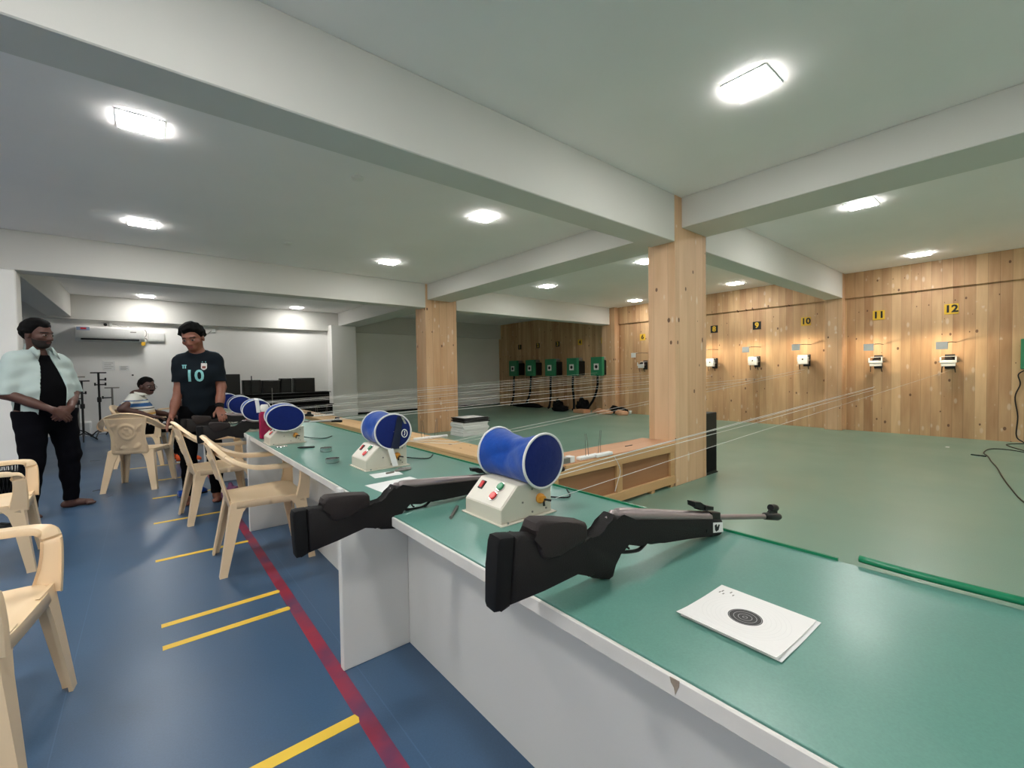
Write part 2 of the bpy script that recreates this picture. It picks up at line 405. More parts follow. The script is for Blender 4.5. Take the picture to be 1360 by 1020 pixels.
led(2.94, 1.16, 'largest lit ceiling light, near the camera at upper right')
led(6.02, 1.25, 'lit ceiling light right of the near pine pillar, before the short cross beam')
led(9.45, 1.22, 'lit ceiling light close to the plank wall above board 12')
led(9.4, 4.03, 'lit ceiling light above boards 9 and 10 by the plank wall')
led(6.3, 4.1, 'lit ceiling light half hidden behind the top of the near pine pillar')
led(6.42, 6.53, 'lit ceiling light between the two pine pillars')
led(9.55, 6.55, 'lit ceiling light above board 6 beside the dark target bay')
for x, y in ((-1.6, -1.5), (-1.6, 1.15), (-1.6, 4.0), (-3.0, -1.5), (-3.0, 1.15), (-3.0, 4.0), (-3.0, 6.6), (0.0, 1.15), (0.0, -1.5), (3.0, -1.5), (6.2, -1.5), (9.4, -1.5)):  # unseen lamps; the far-left rows are added to brighten the bench front
    led(x, y, 'unseen lit square ceiling light overhead outside the picture')
for x, y, l in ((1.51, 3.94, 'round white ceiling cover plate between the two nearest lights of the left bay'), (1.5, 6.45, 'small round ceiling cover plate nearer the second white beam')):
    tag(obj('ceiling_cover_plate', lathe(bmesh.new(), [(0.01, -.016), (0.05, -.014), (0.056, -.004), (0.056, 0)], 24, (x, y, 2.97)), M_white, None, True), l, 'cover plate', 'round ceiling plates')
tag(obj('ceiling_hook', T([(-0.02, 3.12, 2.97), (-0.02, 3.12, 2.945), (0.01, 3.12, 2.935), (0.02, 3.12, 2.95)], 0.004), M_blk), 'tiny dark hook on the ceiling above the left beam edge', 'hook')

# ------------------------------------------------------------------ floor markings
for i, (y, x0, x1, wd) in enumerate(((1.51, 0.1, 0.53, .045), (2.465, 0.02, 0.53, .04), (2.69, 0.02, 0.53, .04), (3.67, 0.01, 0.53, .04), (4.63, 0.01, 0.52, .04), (5.6, 0.01, 0.5, .04), (6.56, 0.0, 0.5, .04), (7.63, -0.3, 0.5, .04))):
    lab = ('yellow floor tape nearest the camera, at the bottom edge', 'second yellow tape from the camera, nearer of the close pair', 'third yellow tape from the camera, farther of the close pair',
           'yellow tape running under the front legs of the nearer bench chair', 'yellow tape beyond the nearer bench chair', 'yellow tape beside the blue slipper', 'yellow tape by the legs of the chair with its back turned', 'yellow tape under the orange shoes of the seated man')[i]
    ra = random.uniform(-.006, .006)
    tag(obj('floor_tape', prism(bmesh.new(), [(x0, y-wd/2), (x1, y-wd/2+ra), (x1+.006, y+ra), (x1, y+wd/2+ra), (x0, y+wd/2)], 'Z', 0, 0.0012), M_yel), lab, 'floor tape', 'yellow floor tapes')
tag(obj('floor_line', B((0.528, -2.0, 0), (0.582, 7.5, 0.001)), M_redline), 'worn red painted line along the bench foot on the blue floor', 'floor line')

# ------------------------------------------------------------------ shooting bench
bench = thing('shooting_bench', 'long white shooting bench with glossy teal top', 'bench', (0.9, 0, 0))
def bb(lo, hi, bev=0.0): return B((lo[0]-.9, lo[1], lo[2]), (hi[0]-.9, hi[1], hi[2]), bev)
o = obj('worktop', bb((0.604, -2.6, 0.712), (1.25, 7.4, 0.74), 0.001), M_bench, bench); o['label'] = 'glossy teal bench top'
obj('front_edge', bb((0.596, -2.6, 0.706), (0.604, 7.4, 0.737), 0.002), M_edge, bench)
cp = obj('chipped_patch', prism(bmesh.new(), [(.336, .736), (.352, .7355), (.350, .728), (.345, .722), (.343, .712), (.340, .720), (.337, .727)], 'X', -.3047, -.3035), simple('chipped_brown', srgb(146, 132, 118), .9, noise=.35, scale=90), bench); cp['label'] = 'brown chipped spot on the white edge'
obj('front_panel', bb((0.87, -2.6, 0.0), (0.9, 7.4, 0.712)), M_panel, bench)
obj('back_panel', bb((1.20, -2.6, 0.0), (1.22, 7.4, 0.712)), M_panel, bench)
for y in (-0.3, 1.8, 3.89, 5.95, 7.38):
    bm = bb((0.578, y-.018, 0.0), (0.87, y+.018, 0.706), 0.003); box(bm, (0.578-.9, y-.018, 0.70), (0.596-.9, y+.018, 0.742), 0.002)
    obj('partition', bm, M_panel, bench)
o = obj('back_trim', bb((1.25, 0.3, 0.708), (1.257, 7.4, 0.746)), M_trimg, bench); o['label'] = 'thin green plastic edging'
tag(obj('loose_edging', T(crom([(1.268, 0.262, .752), (1.262, 0.16, .751), (1.262, 0.0, .752), (1.27, -.3, .753), (1.26, -.8, .752), (1.265, -1.4, .752)]), 0.0085, 8), M_trimg, None, True), 'loose green plastic edging tube along the back of the bench', 'edging tube')

# ------------------------------------------------------------------ wooden crates behind the bench
cr = thing('wooden_crate', 'low framed wooden crate reaching from the bench to the near pine pillar', 'crate', (3.3, 2.56, 0))
def cb(lo, hi, bev=0.003): return B((lo[0]-3.3, lo[1]-2.56, lo[2]), (hi[0]-3.3, hi[1]-2.56, hi[2]), bev)
obj('lid', cb((2.5, 2.395, 0.435), (4.148, 2.76, 0.462)), M_ply, cr)
obj('lid_batten', cb((2.52, 2.375, 0.425), (4.148, 2.395, 0.455)), M_bat, cr)
obj('side_panel', cb((2.3, 2.405, 0.05), (4.14, 2.42, 0.435)), M_ply2, cr)
obj('back_panel', cb((2.5, 2.74, 0.05), (4.14, 2.76, 0.435)), M_ply2, cr)
obj('top_rail', cb((2.3, 2.375, 0.36), (4.148, 2.405, 0.423)), M_bat, cr)
obj('bottom_rail', cb((2.3, 2.375, 0.03), (4.148, 2.405, 0.115)), M_bat, cr)
for x in (2.4, 3.22, 4.105): obj('upright', cb((x-.04, 2.378, 0.115), (x+.04, 2.405, 0.36)), M_bat, cr)
for x, y in ((3.75, 2.41), (4.1, 2.41), (2.6, 2.41), (2.6, 2.7), (4.1, 2.7)): obj('foot', cb((x-.03, y-.03, 0), (x+.03, y+.03, 0.03)), M_bat, cr)
lb = thing('timber_ledge', 'long low pine ledge running behind the bench towards the rear', 'ledge', (2.4, 7.0, 0))
obj('top_board', B((-.2, -4.2, .435), (.16, 4.4, .465), .004), M_baty, lb)
obj('front_board', B((-.19, -4.2, 0.0), (-.16, 4.4, .435), .003), M_baty, lb)
obj('rear_board', B((.12, -4.2, 0.0), (.15, 4.4, .435), .003), M_baty, lb)
g = thing('metal_bracket', 'grey metal channel at the near end of the crate lid', 'bracket', (2.62, 2.43, 0.462))
obj('channel', B((-.11, -.03, 0.0), (-.02, .05, .045), .002), M_slat, g); obj('packing', B((-.02, -.035, 0.0), (.03, .03, .05), .004), M_foam, g)
g = thing('metal_bracket', 'grey metal channel on the pine ledge behind the second machine', 'bracket', (2.3, 4.95, 0.465))
obj('channel', B((-.04, -.13, 0.0), (.04, .13, .04), .002), M_slat, g)

def guide(x, y, z, rz, label):
    t = thing('cord_guide', label, 'cord guide', (x, y, z), rz, 'wire cord guides')
    bm = B((-.2, -.03, 0), (.05, .03, .025), .006); box(bm, (-.02, -.05, 0.0), (.2, .0, .028), .006)
    obj('base_block', bm, M_foam, t)
    for px, lean, h in ((-.09, -.018, .21), (.07, .02, .22)):
        bm = bmesh.new()
        tube(bm, [(px-.018, 0, .02), (px-.012+lean*.6, 0, h*.6), (px-.008+lean, 0, h), (px+.008+lean, 0, h), (px+.012+lean*.3, 0, h*.6), (px+.018, 0, .02)], 0.0022, 6)
        obj('wire_loop', bm, M_wire, t)
    return t
guide(2.93, 2.43, .462, 0, 'wire cord guide on white block upon the crate lid')
guide(2.44, 4.38, .465, 0.0, 'wire cord guide on white block in front of the far pine pillar')
guide(2.40, 8.2, .465, 0.0, 'faint wire cord guide far along the pine ledge near the black furniture')
tag(obj('loose_string', T(crom([(3.13, 2.372, .45), (3.18, 2.368, .38), (3.21, 2.366, .30), (3.17, 2.366, .22), (3.13, 2.366, .14)]), 0.003, 6), M_string), 'loose end of white string hanging down the crate side', 'string')
tag(obj('metal_strip', B((3.55, 2.55, .462), (3.66, 2.562, .466)), M_gun), 'small dark metal strip lying on the crate lid', 'metal strip')
sp = thing('black_box', 'narrow black upright box standing on the range floor beside the near pillar', 'black box', (4.95, 2.48, 0))
obj('cabinet', B((-.148, -.09, 0), (.14, .1, .70), .006), M_blk, sp); obj('grille', B((-.12, -.097, .03), (.11, -.09, .3), .003), M_blkm, sp)
obj('foot_strip', B((-.15, -.1, 0.0), (.145, -.09, .012)), M_gun, sp)

# ------------------------------------------------------------------ paper stack in the range
ps = thing('paper_stack', 'pile of white target sheets with dark bundle on top beside far pillar', 'paper stack', (4.82, 7.1, 0))
bm = bmesh.new()
for i in range(12): 
    dx, dy = random.uniform(-.015, .015), random.uniform(-.015, .015); box(bm, (-.29+dx, -.22+dy, i*.021), (.29+dx, .22+dy, i*.021+.0195))
obj('sheets', bm, M_paper, ps)
bm = bmesh.new()
for i in range(4):
    dx, dy = random.uniform(-.03, .03), random.uniform(-.03, .03); box(bm, (-.27+dx, -.2+dy, .252+i*.022), (.33+dx, .22+dy, .252+i*.022+.019), .003)
o = obj('dark_bundle', bm, [M_gun], ps); o['label'] = 'dark wrapped bundle'
obj('cover_sheet', B((-.24, -.19, .341), (.22, .17, .345)), M_paper, ps)

# ------------------------------------------------------------------ range wall: number boards, target carriers, lamps
def board(n, y, z, style, label):
    t = thing('number_board', label, 'number board', (10.299, y, z), 0, 'lane number boards')
    pm, cm = ((M_yelsign, M_blk) if style == 'y' else (M_blk, M_yelsign))
    obj('plate', B((-.008, -.085, -.085), (0, .085, .085), .002), pm, t)
    text_obj('digits', str(n), .165, cm, t, (-.0085, 0, 0), (0, -1, 0), (0, 0, 1), .006)
LY = {12: .93, 11: 1.87, 10: 3.02, 9: 3.95, 8: 4.89, 7: 5.85, 6: 6.83, 5: 8.15, 4: 9.05, 3: 10.01, 2: 10.94, 1: 11.89}
for n, y in LY.items():
    st = 'y' if n in (12, 11, 10, 6, 5, 4) else 'k'
    where = {12: 'yellow board with black number 12 on plank wall', 11: 'yellow board with black number 11 on plank wall', 10: 'yellow board with black number 10 on plank wall',
             9: 'black board with yellow number 9 on plank wall', 8: 'black board with yellow number 8 right of the near pillar', 7: 'black board with number 7 on plank wall behind the near pillar',
             6: 'yellow board with black number 6 left of the near pillar', 5: 'dim board with number 5 above the rightmost green box', 4: 'dim board with number 4 above the second green box from the right',
             3: 'dark board above the middle green box in the dim bay', 2: 'dark board above the second green box from the left', 1: 'dark board above the leftmost green box'}[n]
    board(n, y, 2.14 if n > 6 else 2.09, st, where)
def carrier(n, y, z, card, label):
    t = thing('target_carrier', label, 'target carrier', (10.3, y, z), 0, 'target carriers on the plank wall')
    obj('wall_plate', B((-.03, -.06, -.14), (0, .06, .10), .004), M_blk, t)
    obj('pellet_trap', lathe(bmesh.new(), [(.045, -.22), (.055, -.2), (.04, -.03)], 14, (0, 0, .0), 'X'), M_blk, t, False, 40)
    bm = bmesh.new(); box(bm, (-.25, -.10, -.045), (-.22, .10, .0), .004); box(bm, (-.25, -.10, .0), (-.23, -.08, .05), .003); box(bm, (-.25, .08, .0), (-.23, .10, .05), .003)
    box(bm, (-.24, -.085, -.10), (-.2, .085, -.045), .005)
    obj('holder', bm, M_white, t)
    bm = bmesh.new()
    for s in (-1, 1): tube(bm, [(-.22, .06*s, -.06), (-.2, .075*s, -.13), (-.17, .08*s, -.2)], .007, 6)
    obj('bracket_leg', bm, M_gun, t)
    bm = bmesh.new(); tube(bm, [(-.2, -.12, -.02), (-.2, .12, -.02)], .01, 8); obj('cross_bar', bm, M_slat, t)
    if card:
        bm = B((-.268, -.085, -.09), (-.264, .085, .085)); c = obj('card', bm, M_paper, t)
        obj('bull', lathe(bmesh.new(), [(.0155, -.270), (.0155, -.268)], 16, (0, 0, 0), 'X'), M_blk, c)
    obj('top_hood', B((-.26, -.09, .075), (-.16, .09, .083), .002) if card else B((-.14, -.09, .06), (-.03, .09, .068), .002), M_white, t)
for n, y, z, c, l in ((12, .94, 1.29, False, 'empty white target carrier below board 12'), (11, 1.87, 1.31, False, 'empty white target carrier below board 11'),
                      (10, 3.0, 1.37, True, 'target carrier holding a white card below board 10'), (9, 3.94, 1.37, True, 'target carrier holding a white card below board 9'),
                      (8, 4.87, 1.36, True, 'target carrier holding a white card beside the near pillar, below board 8'), (7, 5.82, 1.36, True, 'target carrier hidden behind the near pillar, below board 7'),
                      (6, 6.74, 1.36, False, 'dark target carrier below board 6 left of the near pillar')):
    carrier(n, y, z, c, l)
    lit = n != 6
    t = thing('target_lamp', 'small warm lamp with square grey shade above the carrier of board %d' % n if lit else 'small unlit lamp above the carrier of board 6', 'target lamp', (9.82, y+.05, z+.235), 0, 'small lamps in front of the targets')
    bm = B((-.012, -.07, -.06), (0, .07, .06), .002); box(bm, (-.012, -.07, .054), (.1, .07, .06), .001); obj('shade', bm, M_white, t)
    bm = bmesh.new(); tube(bm, [(.02, -.05, .05), (.2, -.1, .06), (.475, -.12, .06)], .006, 6); obj('arm', bm, M_gun, t)
    if lit:
        obj('bulb', lathe(bmesh.new(), [(.004, -.02), (.014, -.012), (.014, .012), (.004, .02)], 12, (.03, 0, .025), 'Y'), M_bulb, t, True)
        L = bpy.data.lights.new('lamp_light', 'SPOT'); L.energy = TARGET_LAMP_W; L.color = (1.0, .80, .54); L.spot_size = math.radians(165); L.spot_blend = .6; L.shadow_soft_size = .015
        lo = bpy.data.objects.new('lamp_light', L); COL.objects.link(lo); lo.parent = t
        lo.location = (.05, 0, .03); d = Vector((.45, -.05, -.16)); lo.rotation_euler = d.to_track_quat('-Z', 'Y').to_euler()
# five green target boxes in the dim bay
for i, (y, l) in enumerate(((8.1, 'rightmost green target box in the dim bay'), (9.05, 'second green target box from the right in the dim bay'), (10.0, 'middle green target box in the dim bay'), (10.95, 'second green target box from the left in the dim bay'), (11.83, 'leftmost green target box in the dim bay'))):
    t = thing('target_box', l, 'target box', (9.9, y, 1.33), 0, 'green target boxes')
    obj('case', B((0, -.21, -.27), (.1, .21, .27), .008), M_gbox, t)
    obj('aperture_frame', B((-.006, -.09, -.1), (0, .09, .08), .003), M_white, t)
    obj('aperture', lathe(bmesh.new(), [(.05, -.009), (.05, -.006)], 20, (0, 0, -.01), 'X'), M_blk, t)
    obj('side_housing', B((.1, -.2, -.25), (.4, .12, .18), .02), M_blk, t)
    obj('top_housing', lathe(bmesh.new(), [(.03, .12), (.06, .15), (.06, .3), (.02, .33)], 14, (0, -.12, .22), 'X'), M_slat, t, True)
    sw = (.35, -.1, .0, .2, .05)[i]
    obj('waste_hose', T(crom([(.06, 0, -.27), (.06, .02, -.6), (.04, sw*.4, -.95), (-.03, sw, -1.25), (-.06, sw+.04, -1.29)]), .035, 10), M_blkm, t, True)
def lump(name, label, cat, x, y, rx, ry, h, mat, group=None, n=14):
    bm = bmesh.new(); bmesh.ops.create_icosphere(bm, subdivisions=3, radius=1.0)
    for v in bm.verts:
        nz = 1+.18*math.sin(v.co.x*5.1+x*3)*math.cos(v.co.y*4.3+y)+.08*math.sin(9*v.co.z+v.co.x*7)
        z = max(0.0, (v.co.z+.55)/1.55)
        v.co = Vector((v.co.x*rx*nz, v.co.y*ry*nz, z*h*nz))
    o = obj(name, bm, mat, None, True); o.location = (x, y, 0); return tag(o, label, cat, group)
lump('sandbag', 'larger tan sandbag on the floor below the rightmost green box', 'sandbag', 9.75, 7.78, .14, .32, .13, M_ply, 'tan sandbags')
lump('sandbag', 'smaller tan sandbag beside the larger one below the rightmost green box', 'sandbag', 9.8, 7.18, .12, .2, .13, M_ply, 'tan sandbags')
lump('black_bag', 'black bag on the floor behind the two tan sandbags', 'bag', 10.08, 7.5, .12, .3, .2, M_blkm, 'black bundles under the green boxes')
lump('black_bag', 'tall black bundle on the floor between the two right green boxes', 'bag', 10.0, 8.72, .16, .18, .38, M_blkm, 'black bundles under the green boxes')
lump('black_bag', 'black bundle on the floor under the second green box from the right', 'bag', 9.6, 9.25, .2, .24, .2, M_blkm, 'black bundles under the green boxes')
lump('black_bag', 'black bundle on the floor under the middle green box', 'bag', 10.0, 9.74, .16, .14, .3, M_blkm, 'black bundles under the green boxes')
lump('black_bag', 'long low black bundle at the foot of the wall under the two left green boxes', 'bag', 10.0, 11.2, .16, .75, .13, M_blkm, 'black bundles under the green boxes')
tag(obj('cardboard_box', B((9.45, 8.2, 0), (9.75, 8.6, .1), .006), M_ply), 'flat brown box on the floor left of the tan sandbags', 'box')
tag(obj('paper_cup', lathe(bmesh.new(), [(.03, 0), (.042, .1), (.038, .1), (.027, .01)], 16, (10.15, 7.14, 0)), M_white, None, True), 'tiny white cup on the floor against the plank wall', 'cup')
# right edge: green box hung on the wall with its cable, and the cord on the floor
t = thing('wall_box', 'green metal box on the plank wall cut by the right picture edge', 'wall box', (10.3, -.02, 1.36))
obj('case', B((-.12, -.22, -.23), (0, .19, .23), .008), M_gbox, t); obj('latch', B((-.13, -.05, -.05), (-.12, .0, .05)), M_blk, t)
tag(obj('wall_cable', T(crom([(10.285, .10, 1.13), (10.28, .19, 1.05), (10.285, .17, .9), (10.285, .22, .7), (10.285, .19, .4), (10.28, .2, .1), (10.2, .12, .012)]), .009, 6), M_blk), 'black cable hanging on the plank wall under the green box', 'cable')
bm = bmesh.new()
tube(bm, crom([(10.2, 0.06, .006), (9.86, .29, .006), (9.3, .1, .006), (9.0, -.1, .006)]), .006, 6)
tube(bm, crom([(9.05, .0, .006), (9.26, .25, .008), (9.2, .42, .006), (8.75, .46, .006), (8.4, .4, .006), (8.04, .36, .006), (7.56, .29, .006), (6.99, .23, .006), (6.36, .15, .006), (5.81, .06, .006), (5.2, -.15, .006)]), .006, 6)
tube(bm, [(8.45, .56, .006), (8.42, .48, .007), (8.4, .42, .007)], .009, 6)
tag(obj('trailing_cable', bm, M_gun), 'thin dark cord trailing over the green range floor at right', 'cord')
tag(obj('paper_scrap', B((9.0, .82, 0), (9.08, .86, .002)), M_paper), 'tiny white scrap of paper on the green floor at right', 'paper scrap')

# ------------------------------------------------------------------ target cords across the range
CORDS = {5: (7.2, 1.1, .82, 9.9, 1.144), 6: (7.1, 1.1, .81, 10.04, 1.115), 7: (6.1, 1.1, .77, 10.04, 1.114), 8: (5.15, 1.1, .77, 10.04, 1.05), 9: (4.15, 1.1, .79, 10.04, .99), 10: (3.12, 1.1, .77, 10.04, 1.17), 12: (1.05, 1.04, .776, 10.04, 1.127)}
for n, (y, x0, z0, x1, z1) in CORDS.items():
    ye = {5: 8.1, 6: 6.74, 7: 5.82, 8: 4.87, 9: 3.94, 10: 3.0, 12: .94}[n]
    for kk in range(1 if n == 12 else 2):
        pts = [(x0, y-.02+.03*kk, z0-.008*kk), (2.2, y-.02+.03*kk, z0+(z1-z0)*.12-.03*kk-(.10 if n == 10 else 0)), (x1, ye-.03+.06*kk, z1-.06*kk)]
        if n == 10: pts[0:2] = [(1.26, y-.02+.03*kk, .72), (1.96, y, .632-.025*kk)]
        tag(obj('target_string', T(pts, .0010 if n == 12 else .0021, 5), M_string), ('thin white cord running along the lane of board %d' % n) + ('' if n == 12 else (', upper of the pair', ', lower of the pair')[kk]), 'cord', 'white target cords')
for kk, (dz, dy) in enumerate(((0, 0), (-.02, .02), (-.045, -.02))):
    tag(obj('target_string', T([(1.26, 2.075+dy, .715), (2.1, 2.06+dy, .52+dz*.3), (2.56, 2.05+dy, .548+dz*.5), (5.2, 2.03+dy, .64+dz), (7.64, 1.97+dy, .735+dz), (10.05, 1.88+dy, .84+dz)], .0028, 5), M_string), ('topmost', 'middle', 'lowest')[kk]+' of three white cords passing low before the near pillar', 'cord', 'white target cords')

# ------------------------------------------------------------------ cord machines on the bench with their padded rolls
def machine(y, x, label, first=False):
    t = thing('target_machine', label, 'target machine', (x, y, .74), 0, 'cream target machines along the bench')
    prof = [(0, .004), (0, .047), (.066, .11), (.21, .11), (.21, .004)]
    obj('housing', prism(bmesh.new(), prof, 'Y', -.095, .095, .003, 2), M_mach, t)
    obj('base_plate', B((-.008, -.108, 0), (.222, .108, .004), .001), M_mach, t)
    sl = Vector((.066, 0, .063)).normalized(); nn = Vector((-.063, 0, .066)).normalized(); o0 = Vector((0, 0, .047))
    def onface(s, y, h=0.0): return o0+sl*s+nn*h+Vector((0, y, 0))
    bm = bmesh.new(); q = [onface(.004, -.09), onface(.004, .09), onface(.087, .09), onface(.087, -.09)]
    loft(bm, [[p+nn*.0002 for p in q], [p+nn*.0018 for p in q]]); obj('front_plate', bm, M_machf, t)
    bm = bmesh.new(); q = [onface(.045, .045), onface(.045, .066), onface(.075, .066), onface(.075, .045)]
    loft(bm, [[p+nn*.0018 for p in q], [p+nn*.006 for p in q]]); sw = obj('switch', bm, M_blk, t)
    bm = bmesh.new(); q = [onface(.049, .0485), onface(.049, .0625), onface(.071, .0625), onface(.071, .0485)]
    loft(bm, [[p+nn*.006 for p in q], [q[0]+nn*.007, q[1]+nn*.007, q[2]+nn*.010, q[3]+nn*.010]]); obj('rocker', bm, M_red, sw)
    for nm, s, yy, m in (('green_button', .070, -.035, M_grn), ('red_button', .034, -.03, M_red)):
        bm = bmesh.new(); tube(bm, [onface(s, yy, .001), onface(s, yy, .007)], .0158, 20); bz = obj('button_ring', bm, M_chrome, t)
        bm = bmesh.new(); tube(bm, [onface(s, yy, .006), onface(s, yy, .0105), onface(s, yy, .0115)], [.0132, .0132, .010], 20); obj(nm, bm, m, bz)
    kn = obj('winding_knob', lathe(bmesh.new(), [(.006, -.096), (.016, -.098), (.016, -.106), (.011, -.109), (.011, -.118), (.005, -.12)], 20, (.155, 0, .056), 'Y'), M_orange, t, False, 30)
    bm = bmesh.new(); tube(bm, [(.155, -.118, .056), (.175, -.13, .051)], .0035, 6); tube(bm, [(.155, -.116, .056), (.152, -.122, .036)], .004, 6); obj('crank_pin', bm, M_blk, kn)
    for px, pz in ((.125, .018), (.185, .018), (.125, .09), (.185, .09), (.175, .03), (.085, .055)):
        obj('screw', lathe(bmesh.new(), [(.0032, -.0955), (.0032, -.098)], 8, (px, 0, pz), 'Y'), M_slat, t)
    for py in (-.102, .102):
        obj('base_bolt', lathe(bmesh.new(), [(.004, .004), (.004, .009), (.002, .01)], 8, (.02, py, 0)), M_chrome, t); 
    bm = bmesh.new(); tube(bm, crom([(.21, .05, .03), (.28, .06, .008), (.36, -.03, .004), (.44, .05, .004)]), .003, 6); obj('power_lead', bm, M_blk, t)
    return t
def roll(x, y, z, rz, label, sx=1.0, L=.125, strap=None):
    t = thing('padded_roll', label, 'padded roll', (x, y, z), rz, 'blue padded rolls on the machines')
    n, m = 48, 26; R = .085
    bm = bmesh.new(); rings = []
    for i in range(m+1):
        v = -1+2*i/m; ring = []
        for k in range(n):
            a = 2*PI*k/n; pin = (1-abs(v))**1.5; r = R*(1-(.05+.11*max(0, math.sin(a)+.25))*(1-abs(v)**1.3))
            rr = r*(1-.30*max(0, 1-abs(v+.1*math.sin(a))/.85)**1.2*max(0, math.cos(a-2.95))**6-.12*pin*max(0, math.cos(a-1.4))**2+.03*pin*max(0, math.cos(a-2.2))**4-.075*math.exp(-((a-2.75-.75*v)/.16)**2)*(1-abs(v))**.6)
            rr += .0012*math.sin(5*a+9*v)
            zz = rr*math.sin(a)*(1.0+.02*math.cos(2*a)); zz = max(zz, -.0693) if abs(v*L) < .097 else zz
            ring.append(bm.verts.new((rr*math.cos(a)*sx, v*L, zz)))
        rings.append(ring)
    for i in range(m):
        for k in range(n): bm.faces.new((rings[i][k], rings[i][(k+1) % n], rings[i+1][(k+1) % n], rings[i+1][k]))
    obj('body', bm, M_velv, t, True)
    for s in (-1, 1):
        bm = bmesh.new(); prev = None
        for r, d in ((R, 0), (R*.8, .006), (R*.4, .009), (.001, .01)):
            ring = [bm.verts.new((r*math.cos(2*PI*k/n)*sx, s*(L+d), r*math.sin(2*PI*k/n))) for k in range(n)]
            if prev:
                for k in range(n): bm.faces.new((prev[k], prev[(k+1) % n], ring[(k+1) % n], ring[k]))
            prev = ring
        o = obj('end_panel', bm, M_velvd, t, True)
        obj('piping', T([(R*1.005*math.cos(2*PI*k/n)*sx, s*L, R*1.005*math.sin(2*PI*k/n)) for k in range(n)], .0042, 6, True), M_pipe, t, True)
    if strap == 'buckle':
        bm = bmesh.new(); loft(bm, [[(.018, -L-.011, .075), (.046, -L-.011, .068), (.046, -L-.014, .068), (.018, -L-.014, .075)], [(-.018, -L-.012, -.082), (.022, -L-.012, -.084), (.022, -L-.015, -.084), (-.018, -L-.015, -.082)]]); st = obj('strap', bm, M_strapd, t)
        bm = bmesh.new(); loft(bm, [[(.032, -L-.015, .074), (.045, -L-.015, .070), (.045, -L-.021, .070), (.032, -L-.021, .074)], [(.05, -L-.015, .036), (.061, -L-.015, .036), (.061, -L-.02, .036), (.05, -L-.02, .036)]]); obj('buckle', bm, M_chrome, st)
        ax = [(-.035+.004*i, -L-.016-.002*i, -.08-.017*i) for i in range(6)]
        bm = bmesh.new(); loft(bm, [[(a[0], a[1], a[2]), (a[0]+.027, a[1], a[2]), (a[0]+.027, a[1]-.002, a[2]), (a[0], a[1]-.002, a[2])] for a in ax]); o = obj('strap_tail', bm, M_pipe, t)
        b = obj('badge', T([(.052+.014*math.cos(q*PI/12), -L-.012, -.012+.019*math.sin(q*PI/12)) for q in range(24)], .0022, 6, True), M_pipe, t)
        obj('badge_mark', T([(.050, -L-.012, -.022), (.054, -L-.013, -.01), (.051, -L-.013, -.004), (.056, -L-.012, .001)], .002, 5), M_pipe, b)
    if strap == 'white':
        ax = [(-.01, -L*.2, .088), (-.005, -L*.8, .092), (0, -L-.006, .084), (.006, -L-.014, .03), (.010, -L-.016, -.02)]
        bm = bmesh.new(); loft(bm, [[(a[0]-.014, a[1], a[2]), (a[0]+.014, a[1], a[2]), (a[0]+.014, a[1]-.003, a[2]+.003), (a[0]-.014, a[1]-.003, a[2]+.003)] for a in ax]); obj('strap', bm, M_pipe, t)
MACH = [(1.115, .80, 'nearest cream target machine with red and green buttons and orange knob'), (2.125, .785, 'second cream target machine from the camera, with a white strap hanging over it'),
        (3.32, .61, 'third cream target machine from the camera, beside the pink bottle'), (4.25, .60, 'fourth cream target machine, just behind the pink bottle'), (5.15, .62, 'fifth cream target machine, right of the standing man'), (5.95, .62, 'farthest cream target machine, mostly behind the standing man')]
ROLL = [(.957, 1.115, 1.0, 'nearest blue padded roll with white piping, largest in view', None, 0), (.93, 2.13, 1.05, 'blue padded roll with dark strap, metal buckle and round badge', 'buckle', -6), (.715, 3.3, 1.32, 'third blue padded roll from the camera, right of the pink bottle', None, -8),
        (.70, 4.22, 1.2, 'blue padded roll with white strap over its top, behind the pink bottle', 'white', -6), (.71, 5.12, 1.2, 'fifth blue padded roll, just right of the standing man', None, -4), (.70, 5.95, 1.1, 'farthest blue padded roll, partly behind the standing man', None, 0)]
for (y, x, l) in MACH: machine(y, x, l)
for (x, y, sx, l, st, rz) in ROLL: roll(x, y, .74+.109+.0695, math.radians(rz), l, sx, .118, st)

